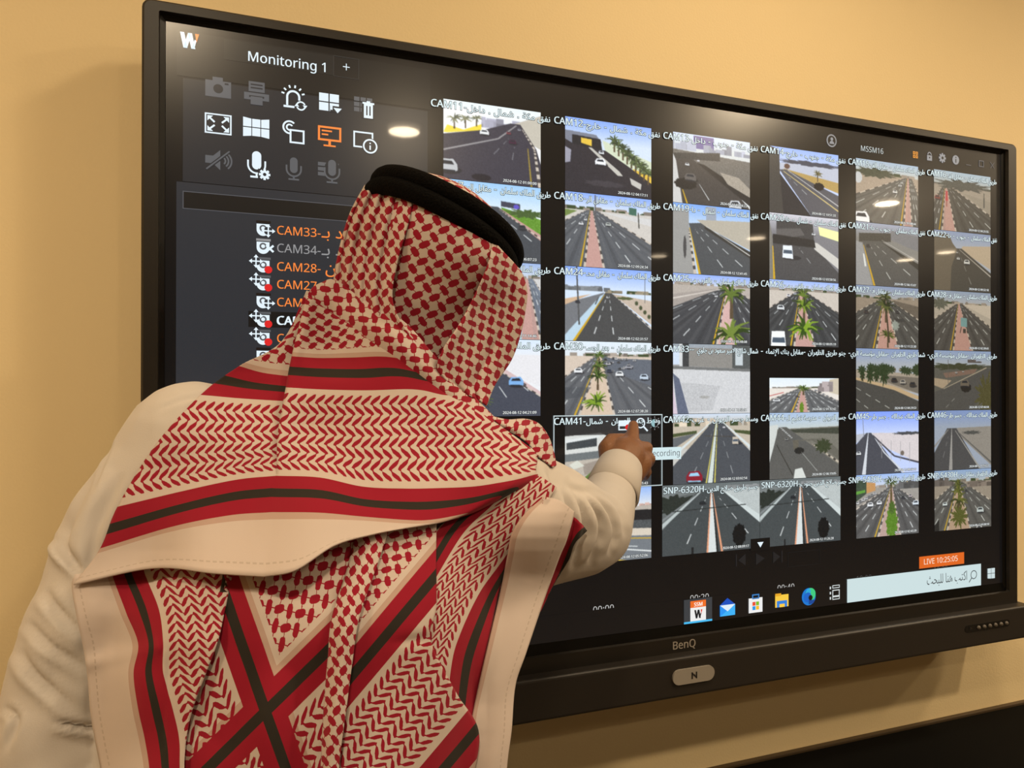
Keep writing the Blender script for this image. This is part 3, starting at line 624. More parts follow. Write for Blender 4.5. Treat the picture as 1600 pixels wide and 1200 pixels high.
p = Pic(); p.sky((150, 170, 215), (180, 190, 210), .3); p.poly((196, 180, 160), (.5, .24), (1, .2), (1, .6), (.45, .3), n=6); p.poly((76, 74, 70), (.38, .28), (.48, .28), (1, .66), (1, 1), (0, 1), (0, .5), n=3); p.poly((108, 100, 88), (0, .06), (.26, .06), (.32, .2), (.4, .3), (.3, .6), (.28, 1), (0, 1), n=3); p.line((190, 186, 180), .008, .02, (.44, .3), (1, .72)); p.dash(WHT, .005, .012, (.42, .32), (.7, 1), 5, al=.5); p.car(.57, .5, .1); p.car(.42, .45, .05); p.car(.4, .35, .03); P_[5, 1] = p.grain(3).tone(.85, (1, .97, .9))
# row 2
p = Pic(); boulevard(p, .2, .85, .3, .85, (110, 120, 135), (200, 200, 200), ((150, 175, 220), (200, 210, 220))); p.poly((176, 196, 205), (.55, .2), (.8, .2), (.8, 1), (.5, 1), n=5); p.poly((205, 180, 185), (.6, .3), (.72, .3), (.74, 1), (.5, 1), n=5); P_[0, 2] = p.grain(4)
p = Pic(); p.sky((130, 165, 245), (205, 220, 240), .3); p.town(.32, .07, (120, 125, 130), 24, 0, .5); p.town(.34, .05, (140, 130, 110), 24, .5, 1, .5); p.poly((190, 175, 160), (.5, .34), (1, .42), (1, .75), (.55, .36), n=10); p.blob((84, 92, 60), .68, .4, .1, .02, .3, 8); p.poly((112, 115, 120), (0, .5), (.45, .33), (0, .95), n=3); p.poly((200, 170, 140), (0, .44), (.3, .36), (0, .52)); p.poly((72, 73, 74), (.45, .34), (.53, .34), (1, .82), (1, 1), (.1, 1), n=3); p.poly((180, 205, 222), (.4, .38), (.44, .36), (.1, 1), (0, 1), (0, .92)); p.line(YEL, .006, .03, (.45, .36), (.1, 1)); p.kerb((.54, .35), (1, .8), .008, .025, 12); p.dash(WHT, .005, .016, (.48, .36), (.3, 1), 6); p.dash(WHT, .005, .016, (.5, .36), (.56, 1), 6); p.line((84, 86, 88), .016, .02, (.13, .0), (.16, .78)); p.line((70, 74, 78), .01, .014, (.38, .4), (.34, .5)); p.car(.48, .4, .025); p.line((96, 98, 100), .008, .008, (.92, .1), (.92, .45)); p.car(.14, .47, .05, (60, 60, 64))
for k in range(4): p.blob((70, 78, 56), .82 + .05 * k, .46 + .06 * k, .02, .03, .3, 6)
P_[1, 2] = p.grain(3)
p = Pic(); boulevard(p, .16, .7, .24, .68, (66, 68, 72), (176, 168, 160), ((140, 170, 240), (195, 205, 225)), lx=-1.5, rx=1.9, lanes=3, median=(205, 170, 165)); p.poly((160, 152, 146), (0, .3), (.62, .18), (0, .48), n=10); p.line((205, 198, 190), .01, .02, (.6, .2), (0, .36)); p.palm(.75, .62, .56, (92, 112, 48), (40, 56, 26)); p.palm(.74, 1.3, .72, (110, 130, 56), (46, 64, 28), False); p.car(.55, .3, .04); p.car(.52, .27, .03); p.car(.86, .28, .035, (50, 50, 55)); P_[2, 2] = p.grain(3)
p = Pic(); boulevard(p, .16, .45, .3, .5, (60, 62, 64), (196, 188, 178), ((150, 178, 240), (205, 210, 225)), lx=-.8, rx=1.8, lanes=2); p.blob((84, 92, 60), .45, .14, .14, .03, .4, 10); p.palm(.48, .42, .3, (96, 118, 44), (44, 60, 26)); p.palm(.49, .64, .42, (112, 138, 44), (48, 66, 26)); p.palm(.5, 1.14, .66, (124, 156, 46), (50, 76, 26), False); p.car(.16, .42, .1, (215, 220, 222)); p.van(.13, .92, .24, (235, 240, 245)); p.car(.27, .23, .05, (230, 230, 235)); p.car(.36, .2, .04, (190, 195, 205)); P_[3, 2] = p.grain(3)
p = Pic(); boulevard(p, .2, .45, .36, .5, (78, 77, 76), (150, 138, 126), ((140, 160, 205), (170, 175, 185)), lx=-.9, rx=1.7, lanes=2); p.poly((104, 96, 88), (.6, .22), (1, .3), (1, .5), (.6, .26), n=10); p.palm(.46, .36, .3, (84, 92, 48), (40, 48, 28)); p.palm(.47, .58, .4, (84, 92, 48), (40, 48, 28)); p.palm(.5, .98, .3, (88, 98, 46), (46, 56, 28)); p.line((70, 62, 50), .02, .03, (.48, .4), (.52, .9)); p.car(.16, .42, .07, (70, 62, 60)); p.car(.65, .4, .06, (70, 66, 66)); p.car(.58, .26, .03); p.blob((190, 205, 200), .62, .62, .06, .08, .3, 4, .6); p.poly((64, 64, 64), (.62, .5), (.76, .52), (.78, .56), (.64, .56)); P_[4, 2] = p.grain(4).tone(.92, (1, .98, .92))
p = Pic(); boulevard(p, .22, .43, .34, .5, (80, 78, 76), (180, 172, 162), ((150, 170, 205), (180, 185, 195)), lx=-.7, rx=1.5, lanes=2); p.poly((200, 190, 178), (.5, .22), (1, .22), (1, .45), n=5); p.poly((120, 160, 165), (.46, .44), (.57, .45), (.57, .6), (.46, .59)); p.line((60, 56, 50), .012, .012, (.47, .6), (.45, .7)); p.line((60, 56, 50), .012, .012, (.56, .6), (.59, .7)); p.poly((70, 66, 60), (.5, .63), (.55, .63), (.55, .7), (.5, .7)); p.blob((96, 98, 88), .1, .22, .12, .09, .4, 12); P_[5, 2] = p.grain(4).tone(.86, (1, .97, .9))
# row 3
p = Pic(); p.sky((205, 222, 245), (225, 228, 232), .25); p.poly((222, 222, 226), (.4, .2), (1, .2), (1, .62), (.5, .35), n=5); p.poly((66, 70, 82), (.2, .35), (.5, .33), (1, .7), (1, 1), (0, 1), n=3); p.poly((205, 180, 180), (.45, .33), (.55, .33), (1, .68), (1, .74)); p.kerb((.5, .36), (1, .74), .015, .025, 10); p.dash(WHT, .008, .014, (.5, .5), (.75, .95), 2); p.dash(WHT, .008, .014, (.7, .5), (1, .8), 2); p.car(.74, .55, .15, (120, 170, 225)); p.palm(.38, 1.0, .3); P_[0, 3] = p.grain(3)
p = Pic(); boulevard(p, .2, .4, .4, .36, (92, 95, 100), (205, 190, 175), ((215, 228, 240), (215, 222, 228)), lx=-.6, rx=1.9, lanes=2, median=(205, 185, 165)); p.poly((96, 102, 112), (.42, .22), (1, .24), (1, .6), (.5, .4), n=6)
for k in range(22): p.car(p.rng.uniform(.45, .8), p.rng.uniform(.22, .42), .035, tuple(p.rng.randint(60, 220, 1).repeat(3)))
p.poly((72, 76, 82), (0, .62), (.3, .62), (.2, .75), (0, .78), al=.6); p.car(.15, .4, .09); p.car(.62, .44, .09); p.car(.5, .4, .06, (60, 66, 80)); p.car(.91, .48, .1, (190, 205, 220)); p.car(.73, .34, .07, (150, 152, 160)); p.car(.49, .3, .05, (200, 200, 200)); p.palm(.385, .32, .2); p.palm(.38, .5, .26); p.palm(.37, .66, .3); p.palm(.36, 1.1, .42, (120, 150, 46), (56, 80, 28), False); P_[1, 3] = p.grain(3)
p = Pic(); p.sky((150, 160, 170), (150, 150, 150), .3); p.poly((200, 215, 235), (0, .05), (.1, .05), (.1, .3), (0, .3)); p.poly((136, 134, 130), (.2, .06), (.76, .06), (.76, .34), (.2, .32), n=3); p.poly((206, 210, 212), (.08, .0), (.12, 0), (.12, .32), (.08, .32)); p.poly((60, 62, 64), (.12, .0), (.2, 0), (.2, .33), (.12, .33)); p.poly((80, 84, 84), (.76, 0), (1, 0), (1, .36), (.76, .34)); p.poly((190, 200, 205), (.8, .05), (.9, .05), (.9, .3), (.8, .3)); p.poly((200, 202, 205), (0, .34), (1, .38), (1, 1), (0, 1), n=12); p.poly((110, 112, 112), (0, .32), (1, .35), (1, .39), (0, .36)); p.poly((92, 100, 120), (0, .42), (.08, .5), (.2, 1), (.06, 1), n=3); p.poly((205, 190, 205), (0, .6), (.06, 1), (0, 1)); p.blob((150, 148, 140), .4, .76, .06, .02, .4, 8); p.poly((170, 172, 175), (.1, .55), (.6, .6), (.5, .95), (.2, .98), n=16, al=.5); P_[2, 3] = p.grain(5)
p = Pic(150, 62); boulevard(p, .3, .47, .2, .46, (96, 98, 100), (222, 216, 208), ((215, 228, 240), (230, 235, 238)), lx=-.4, rx=1.35, lanes=3); p.poly((196, 186, 166), (.86, .05), (1, .0), (1, .5), (.86, .42), n=5); p.town(.4, .34, (150, 140, 140), 10, .62, .9)
for k in range(7): p.car(.66 + .055 * k, .36 + .055 * k, .05, tuple(p.rng.randint(50, 210, 1).repeat(3)))
p.palm(.48, .5, .3, (90, 110, 50)); p.blob((96, 128, 40), .455, .86, .03, .16, .25, 14); p.car(.1, .64, .1); p.car(.28, .48, .05); p.car(.39, .54, .05, (90, 80, 80)); p.line((180, 80, 80), .02, .02, (0, .52), (.2, .42)); P_[3, 3] = p.grain(3)
p = Pic(); p.sky((140, 165, 220), (175, 185, 205), .25); p.town(.36, .06, (150, 140, 130), 14); p.poly((170, 160, 150), (0, .34), (1, .4), (1, .72), (0, .46), n=6)
for k in range(16): p.blob((52, 66, 44), p.rng.uniform(0, 1), .3 + p.rng.uniform(0, .06), .06, .06, .4, 10)
p.poly((118, 112, 106), (.4, .42), (1, .46), (1, .72), (.5, .54), n=3); p.car(.6, .5, .09, (56, 50, 48)); p.car(.74, .53, .09, (170, 165, 160)); p.car(.9, .57, .1, (60, 56, 54)); p.poly((196, 172, 140), (0, .46), (.6, .6), (1, .76), (1, .82), (0, .5)); p.poly((76, 76, 76), (0, .5), (.6, .66), (1, .84), (1, 1), (0, 1), n=3); p.dash(WHT, .01, .014, (0, .62), (.6, 1), 4, pw=1, al=.7); p.dash(WHT, .01, .014, (0, .8), (.25, 1), 2, pw=1, al=.7)
for x, s in ((.1, .16), (.22, .24), (.32, .2), (.44, .3)): p.blob((46, 62, 38), x, .44 - s * .1, s * .22, s * .5, .4, 12); p.line((60, 50, 40), .01, .01, (x, .42), (x, .5 + s * .1))
P_[4, 3] = p.grain(4).tone(.9, (1, .98, .92))
p = Pic(); p.sky((150, 175, 225), (180, 190, 205), .25); p.town(.2, .06, (90, 84, 84), 8, .6, .8); p.poly((96, 96, 92), (0, .28), (1, .24), (1, 1), (0, 1), n=4); p.blob((66, 70, 52), .4, .27, .5, .05, .4, 12); p.poly((130, 108, 98), (.15, .38), (.75, .3), (.7, .38), (.2, .46), n=5); p.poly((176, 160, 140), (0, .46), (.3, .5), (.15, .64), (0, .58), n=6); p.poly((84, 84, 84), (0, .7), (.9, .28), (1, .3), (1, .7), (.6, 1), (0, 1), n=3); p.line((190, 180, 160), .01, .014, (.16, .64), (.92, .28)); p.blob((84, 82, 52), .92, .75, .16, .3, .5, 14); p.blob((40, 38, 36), .55, .62, .09, .08, .1, 2); p.car(.53, .55, .15, (110, 102, 92)); p.car(.5, .35, .03); p.car(.38, .37, .04, (200, 200, 200)); p.line((96, 92, 88), .008, .008, (.24, .15), (.24, .55)); p.dash(WHT, .008, .012, (.2, .95), (.4, .75), 2, pw=1, al=.5); P_[5, 3] = p.grain(4).tone(.85, (1, .97, .9))
# row 4
p = Pic(); p.sky((160, 200, 250), (200, 220, 245), .3); p.poly((170, 160, 150), (0, .3), (1, .3), (1, 1), (0, 1), n=8); P_[0, 4] = p
p = Pic(); p.sky((60, 60, 64), (80, 80, 80), .25); p.poly((60, 58, 56), (0, .1), (1, .1), (1, .26), (0, .3), n=8); p.poly((205, 208, 205), (0, .28), (.4, .24), (.5, .3), (.5, .5), (0, .56), n=8); p.poly((60, 66, 70), (.02, .34), (.36, .3), (.36, .42), (.02, .46), n=8); p.poly((215, 220, 220), (0, .33), (.38, .27), (.4, .3), (0, .37)); p.poly((104, 110, 112), (0, .52), (1, .42), (1, .62), (0, .62), n=3); p.poly((180, 172, 160), (0, .62), (.4, .58), (.4, .8), (.1, 1), (0, 1), n=8); p.poly((150, 140, 130), (.2, .66), (.4, .6), (.4, .78), (.22, .8), n=5); p.poly((206, 208, 196), (.05, .66), (.14, .6), (.22, .68), (.1, .72)); p.poly((90, 118, 52), (.04, 1), (.3, .76), (.36, .78), (.14, 1), n=8); p.poly((210, 218, 220), (.12, 1), (.36, .78), (.42, .8), (.22, 1)); p.poly((58, 62, 66), (.22, 1), (.44, .66), (1, .66), (1, 1), n=3); p.line((230, 236, 240), .02, .02, (.2, .97), (.3, .88)); p.car(.45, .5, .06, (220, 220, 225)); p.poly((40, 40, 42), (0, .0), (1, .0), (1, .27), (0, .27), al=.75); P_[1, 4] = p.grain(3)
p = Pic(); p.sky((200, 215, 235), (190, 190, 185), .12); p.town(.2, .14, (190, 178, 160), 40, 0, 1, .2); p.poly((186, 176, 160), (0, .18), (1, .18), (1, .5), (0, .5), n=8); p.poly((70, 80, 50), (0, .28), (.3, .24), (.3, .28), (0, .33), n=8); p.poly((70, 80, 50), (.78, .24), (1, .26), (1, .32), (.8, .28), n=8); p.poly((96, 100, 104), (0, .34), (.3, .28), (0, .5)); p.poly((72, 76, 82), (.5, .12), (.62, .12), (1, .56), (1, 1), (0, 1), (0, .74), n=3); p.line((205, 214, 215), .01, .04, (.49, .12), (0, .6)); p.line((205, 214, 215), .01, .04, (.63, .12), (1, .5)); p.line((200, 210, 205), .012, .06, (.555, .12), (.47, 1)); p.line((200, 190, 90), .004, .016, (.545, .14), (.42, 1)); p.line((200, 190, 90), .004, .016, (.565, .14), (.53, 1)); p.dash(WHT, .004, .012, (.53, .2), (.2, 1), 6, al=.5); p.dash(WHT, .004, .012, (.59, .2), (.8, 1), 6, al=.5); p.line((70, 66, 60), .01, .01, (.4, .32), (.78, .34)); p.car(.27, .9, .2, (132, 30, 44), (150, 200, 230)); p.van(.8, .4, .09, (190, 180, 165)); p.car(.65, .2, .03, (230, 230, 235)); P_[2, 4] = p.grain(3)
p = Pic(); p.sky((170, 195, 235), (200, 210, 215), .25); p.poly((120, 118, 112), (.1, .25), (1, .22), (1, 1), (0, 1), n=6); p.poly((66, 70, 62), (.25, .26), (1, .24), (1, .34), (.25, .3), n=8); p.poly((210, 215, 218), (0, .2), (.12, .18), (.08, .5), (0, .8), n=5); p.poly((92, 92, 92), (.13, .22), (.24, .22), (1, .82), (1, 1), (0, 1), (0, .75), n=4); p.kerb((.6, .48), (1, .78), .02, .04, 9); p.poly((104, 102, 96), (.3, .42), (.62, .44), (1, .74), (1, .6), (.8, .4), n=5); p.blob((58, 66, 46), .77, .52, .11, .1, .3, 8); p.line((60, 60, 58), .012, .016, (.1, .48), (.33, .95)); p.poly((100, 96, 88), (.33, .42), (.41, .42), (.41, .56), (.34, .56)); p.blob((40, 40, 40), .42, .58, .07, .05, .1, 2); p.car(.24, .4, .05, (130, 130, 130)); p.poly((215, 220, 222), (.36, .86), (.46, .84), (.52, 1), (.34, 1)); p.dash(WHT, .006, .01, (.45, .6), (.68, .9), 1, 1, 1, .6)
for k in range(9): p.car(.15 + .02 * k, .22 + .02 * k, .025, (225, 228, 232))
P_[3, 4] = p.grain(4).tone(.95, (1, 1, .97))
p = Pic(); p.sky((120, 150, 245), (185, 200, 240), .33); p.poly((205, 198, 200), (.2, .34), (1, .36), (1, .85), (.3, .5), n=10); p.blob((70, 72, 76), .82, .36, .22, .025, .3, 6); p.poly((176, 180, 190), (0, .36), (.2, .34), (0, .5), n=5); p.poly((70, 72, 80), (.16, .34), (.24, .34), (.72, 1), (0, 1), (0, .52), n=3); p.line((200, 205, 212), .008, .03, (.24, .34), (.44, .66), (.76, 1)); p.line((200, 205, 212), .008, .06, (.19, .34), (.12, 1)); p.line((70, 70, 78), .02, .03, (.26, .38), (.6, .72), (1, .84)); p.car(.04, .66, .07); p.blob((110, 100, 90), .73, .68, .03, .04, .1, 3)
for k in range(4): p.line((150, 150, 152), .006, .006, (.4 + .15 * k, .45 + .02 * k), (.4 + .15 * k, .75 + .03 * k))
p.line((130, 135, 150), .01, .01, (.1, .02), (.12, .4)); P_[4, 4] = p.grain(3)
p = Pic(); p.sky((130, 160, 225), (165, 180, 205), .28); p.poly((150, 146, 140), (.3, .3), (1, .28), (1, .95), (.4, .4), n=10); p.blob((76, 78, 76), .65, .38, .15, .03, .3, 6); p.poly((72, 73, 76), (.22, .3), (.38, .3), (.8, 1), (0, 1), (0, .7), n=3); p.line((165, 165, 162), .008, .03, (.36, .34), (.8, 1)); p.line((165, 165, 165), .008, .06, (.3, .3), (.28, 1)); p.line((96, 96, 94), .014, .03, (.4, .36), (1, .9)); p.line((150, 150, 150), .01, .03, (.24, .32), (0, .6)); p.dash(WHT, .005, .01, (.25, .4), (.12, .9), 4, al=.4); P_[5, 4] = p.grain(4).tone(.85, (1, .98, .94), haze=.06)
# row 5
p = Pic(); p.sky((150, 190, 240), (200, 205, 210), .3); p.poly((120, 118, 112), (0, .3), (1, .3), (1, 1), (0, 1), n=5); P_[0, 5] = p
p = Pic(); p.sky((140, 175, 235), (215, 220, 225), .25); p.town(.28, .06, (190, 160, 150), 20); p.poly((176, 168, 158), (0, .27), (1, .26), (1, .7), (0, .6), n=5); p.poly((32, 32, 34), (0, .3), (1, .32), (1, .46), (0, .44)); p.poly((76, 80, 82), (0, .44), (1, .46), (1, .58), (0, .54), n=14); p.poly((205, 195, 180), (0, .52), (1, .58), (1, .68), (0, .62), n=5); p.poly((110, 116, 122), (0, .62), (1, .68), (1, 1), (0, 1), n=3); p.line(YEL, .01, .014, (0, .64), (1, .72)); p.line(WHT, .015, .02, (.3, .78), (1, .9)); p.dash(WHT, .01, .014, (0, .72), (1, .84), 3, pw=1); p.line((205, 170, 60), .012, .02, (.2, .9), (.9, 1.05)); P_[1, 5] = p.grain(3)
def bridge(p, dx=0):
    p.sky((96, 104, 106), (120, 126, 126), .2); p.town(.24, .2, (130, 134, 136), 50, .5, 1.05); p.poly((92, 98, 98), (0, .2), (.45, .1), (0, .6), n=8); p.blob((40, 46, 42), .12, .28, .22, .12, .3, 6); p.poly((176, 184, 184), (.6, .1), (1, .1), (1, .55), n=12)
    p.poly((64, 70, 72), (.36, .1), (.62, .1), (1.3, 1), (-.25, 1), n=3); p.line((176, 186, 186), .015, .05, (.38, .12), (-.1, .7)); p.line((196, 206, 206), .015, .08, (.6, .1), (1.05, .62)); p.line((120, 126, 128), .01, .03, (.34, .16), (-.05, .55))
    p.line((205, 212, 212), .012, .085, (.49, .1), (.5 + dx, 1)); p.line((215, 150, 116), .006, .018, (.485, .14), (.45 + dx, 1)); p.line((215, 150, 116), .006, .022, (.505, .14), (.6 + dx, 1)); p.line((30, 34, 36), .006, .02, (.5, .14), (.555 + dx, 1))
    p.dash(WHT, .005, .014, (.44, .2), (.2, 1), 5); p.dash(WHT, .005, .014, (.56, .2), (.95, .9), 5); p.line((40, 44, 44), .012, .012, (.1, .38), (.85, .34)); p.car(.4, .28, .06, (30, 34, 36)); p.blob((16, 18, 20), .78, .78, .07, .16, .1, 2); p.line((26, 28, 30), .02, .02, (.3, .9), (.3, 1.0)); return p.grain(3)
P_[2, 5] = bridge(Pic(180, 112)); P_[3, 5] = bridge(Pic(170, 112), -.02)
p = Pic(); boulevard(p, .22, .56, .36, .52, (82, 82, 82), (150, 146, 140), ((150, 180, 230), (200, 205, 215)), lx=-.7, rx=1.7, lanes=3, median=(176, 150, 142)); p.poly((60, 74, 60), (0, .08), (.16, .1), (.16, .3), (0, .42), n=10); p.poly((92, 150, 60), (0, .26), (.14, .24), (.14, .28), (0, .31)); p.poly((186, 140, 90), (.16, .12), (.3, .14), (.3, .26), (.16, .3), n=5); p.poly((190, 160, 90), (.72, .14), (.84, .14), (.84, .24), (.72, .22)); p.town(.26, .14, (96, 96, 96), 20, .66, 1); p.palm(.55, .34, .3, (70, 84, 44), (44, 54, 30)); p.line((92, 80, 50), .03, .04, (.55, .3), (.55, .5)); p.blob((84, 122, 38), .56, .8, .09, .26, .2, 16); p.blob((70, 96, 40), .56, .55, .05, .1, .3, 14)
for k in range(7): p.car(.02 + .045 * k, .44 - .022 * k, .05, tuple(p.rng.randint(120, 230, 1).repeat(3)))
p.car(.22, .48, .09); p.car(.36, .46, .08); p.car(.95, .5, .1, (205, 215, 225)); p.car(.74, .4, .06, (60, 60, 62)); p.car(.86, .38, .06, (180, 170, 170)); P_[4, 5] = p.grain(4)
p = Pic(); boulevard(p, .2, .42, .4, .42, (88, 87, 86), (150, 140, 130), ((140, 170, 220), (180, 190, 200)), lx=-.6, rx=1.6, lanes=2, median=(176, 150, 130)); p.town(.26, .16, (92, 86, 84), 20, 0, .3); p.town(.3, .1, (120, 110, 104), 20, .6, 1)
for y, s in ((.3, .16), (.42, .24), (.58, .34), (.8, .46)): p.palm(.42, y, s, (96, 100, 44), (58, 64, 34))
p.blob((84, 88, 42), .43, .78, .12, .16, .5, 16); p.car(.32, .33, .04); p.car(.18, .56, .08, (215, 225, 230)); p.car(.8, .7, .12, (190, 200, 205)); p.car(.55, .36, .05, (70, 70, 72)); p.car(.78, 1.0, .1, (225, 225, 230)); p.poly((40, 40, 40), (0, .9), (.08, .8), (.08, 1), (0, 1)); P_[5, 5] = p.grain(4).tone(.92, (1, .99, .94))

GU0, GP, GW, GV0, GQ = .31721, .2106, .16601, 1.95441, .12538
A = lambda s: s
NFQ = '\u0646\u0641\u0642'; MKA = '\u0645\u0643\u0629'; SHM = '\u0634\u0645\u0627\u0644'; JNB = '\u062c\u0646\u0648\u0628'; DKH = '\u062f\u0627\u062e\u0644'; KHR = '\u062e\u0627\u0631\u062c'
TRQ = '\u0637\u0631\u064a\u0642'; MLK = '\u0627\u0644\u0645\u0644\u0643'; MQB = '\u0645\u0642\u0627\u0628\u0644'; JSR = '\u062c\u0633\u0631'; DWN = '\u0627\u0644\u062f\u064a\u0648\u0627\u0646'; WST = '\u0648\u0633\u0637'; ZHR = '\u0627\u0644\u0638\u0647\u0631\u0627\u0646'
ABD = '\u0639\u0628\u062f\u0627\u0644\u0644\u0647'; SLH = '\u0635\u0644\u0627\u062d \u0627\u0644\u062f\u064a\u0646'; RAY = '\u0645\u0624\u0633\u0633\u0629 \u0627\u0644\u0631\u064a'
K = f'{TRQ} {MLK} {AR_SLM} - '; N = f'{NFQ} {MLK} {AR_SLM} - '
CAP = {(0, 0): ('CAM11-', f'{NFQ} {MKA} . {SHM} . {DKH}'), (1, 0): ('CAM12-', f'{NFQ} {MKA} . {SHM} - {KHR}'), (2, 0): ('CAM13-', f'{NFQ} {MKA} - {JNB} - {DKH}'), (3, 0): ('CAM14-', f'{NFQ} {MKA} - {JNB} - {KHR}'),
       (4, 0): ('CAM15-', K + MQB + ' \u0627\u0644\u0641\u0640'), (5, 0): ('CAM16-', K + MQB + ' \u0627\u0644\u0641\u0640'), (0, 1): ('CAM17-', K + MQB + ' \u0627\u0644\u0631'), (1, 1): ('CAM18-', K + MQB + ' \u0627\u0644\u0631'),
       (2, 1): ('CAM19-', N + SHM + ' - \u062f\u0627'), (3, 1): ('CAM20-', N + SHM + ' - \u062e\u0627'), (4, 1): ('CAM21-', N + JNB + ' - \u062f\u0627'), (5, 1): ('CAM22-', N + JNB + ' - \u062e\u0627'),
       (0, 2): ('CAM23-', K + MQB), (1, 2): ('CAM24-', K + MQB + ' \u0645\u062d\u0640'), (2, 2): ('CAM25-', K + '\u0628\u0627\u0644\u0642\u0631\u0628 \u0645\u0640'), (3, 2): ('CAM26-', K + '\u0628\u0627\u0644\u0642\u0631\u0628 \u0645\u0640'), (4, 2): ('CAM27-', K + MQB + ' \u0641\u0640'), (5, 2): ('CAM28-', K + MQB + ' \u0641\u0640'),
       (0, 3): ('CAM29-', K + '\u0628\u0639\u062f'), (1, 3): ('CAM30-', K + '\u0628\u0639\u062f \u0627\u0644\u062c\u0633\u0640'), (2, 3): ('CAM33-- ', SHM + ' \u0634\u0627\u0631\u0639 \u0627\u0644\u0627\u0645\u064a\u0631 \u0633\u0639\u0648\u062f \u0628\u0646 \u062c\u0644\u0648\u064a'), (3, 3): ('', f'\u062c\u0646\u0648 {TRQ} {ZHR} -{MQB} \u0628\u0646\u0643 \u0627\u0644\u0625\u0646\u0645\u0627\u0621 -'), (4, 3): ('', f'\u0634\u0645\u0627 {TRQ} {ZHR} -{MQB} {RAY}-'), (5, 3): ('', f'{TRQ} {ZHR} -{MQB} {RAY}-'),
       (0, 4): ('CAM40-', K + MQB), (1, 4): ('CAM41-', f'{WST} {JSR} {DWN} - {SHM}'), (2, 4): ('CAM42-', f'{WST} {JSR} {DWN} - \u063a\u0631\u0628'), (3, 4): ('CAM44-', f'{JSR} {DWN} - \u0645\u062f\u0631\u0633\u0629 \u062a\u0639\u0644\u064a\u0645 \u0627\u0644\u0640'), (4, 4): ('CAM45-', f'{TRQ} {MLK} {ABD} . {JSR} \u0637\u0631'), (5, 4): ('CAM46-', f'{TRQ} {MLK} {ABD} . {JSR} \u0637\u0631'),
       (1, 5): ('SNP-', f'{TRQ} {ZHR}'), (2, 5): ('SNP-6320H-', f'{JSR} {TRQ} {SLH}'), (3, 5): ('SNP-6320H-', f'{JSR} {SLH} {JNB}'), (4, 5): ('SNP-5430H-', f'{TRQ} {ZHR} {MQB} \u062c\u0640'), (5, 5): ('SNP-5430H-', f'{TRQ} {ZHR} {MQB} \u062c\u0640')}
CAPW = S((222, 240, 244))
for (c, r), pic in sorted(P_.items()):
    if (c, r) in ((0, 4), (0, 5)): continue        # wholly behind the person
    x = GU0 + c * GP; z = GV0 - r * GQ; wd, hg = GW, GQ - .0008
    if r == 5 and c in (2, 3): x -= .0223; wd = GP - .0006 if c == 2 else GP - .018
    if (c, r) == (3, 3): hg = GQ * .52; z -= GQ * .475
    fd = feed(x, z, wd, hg, pic)
    if (c, r) in CAP:
        a, b_ = CAP[c, r]; f = Flat(); xl = GU0 + c * GP - .0223 + .002
        if r == 5 and c == 3: xl += .001
        s_ = a + shape(b_); zt = GV0 - r * GQ - .0150
        f.text(s_, xl, zt + .0005, .0195, CAPW, 5, off=.016, lsx=1.04, fit=GP - .006, outline=OUTL, ow=.024)
        f.make('caption'); f = Flat(); zb = z - hg + .0035
        f.text('2024-08-12 %02d:%02d:%02d' % ((r * 5 + c * 3) % 12 + 1, (c * 17 + r * 7) % 60, (c * 11 + r * 23) % 60), x + wd * .60, zb, .0078, S((225, 230, 230)), 5, off=.03, maxw=wd * .385, outline=OUTL, ow=.05, res=1)
        f.make('timestamp')
# selection frame, tool icons and tooltip over the CAM41 cell
f = Flat(); xl, zt = GU0 + GP - .0223 + .0006, GV0 - 4 * GQ + .0008
f.orect(xl, zt - GQ, xl + GP - .0012, zt, .0016, S((200, 215, 218)), 6); f.make('selection_frame')
f = Flat(); x, z = p2(975, 664)
f.orect(x - .012, z - .009, x + .012, z + .008, .0022, WHITE, 7); f.rect(x - .010, z - .002, x + .010, z + .006, WHITE, 7); f.disc(x + .006, z - .004, .005, RED, 8, 16)
x, z = p2(1000, 661); f.arc(x, z, .008, .0022, WHITE, 0, 360, 7); f.seg(x + .006, z - .006, x + .014, z - .014, .003, WHITE, 7)
x, z = p2(1022, 661); f.disc(x, z, .007, S((150, 190, 196)), 7, 16, 90, 270); f.arc(x, z, .007, .001, MIDG, -90, 90, 7, 10)
for k in range(8): f.seg(x + .009 * math.cos(k * PI / 4), z + .009 * math.sin(k * PI / 4), x + .012 * math.cos(k * PI / 4), z + .012 * math.sin(k * PI / 4), .001, MIDG, 7)
f.make('feed_tools')
f = Flat(); x1, zt = p2(1063, 698); zb = p2(1063, 717)[1]; f.rect(x1 - .070, zb, x1, zt, S((214, 236, 240)), 8); f.text('Recording', x1 - .066, zb + .0065, .0175, S((96, 100, 104)), 9, maxw=.063); f.make('tooltip')
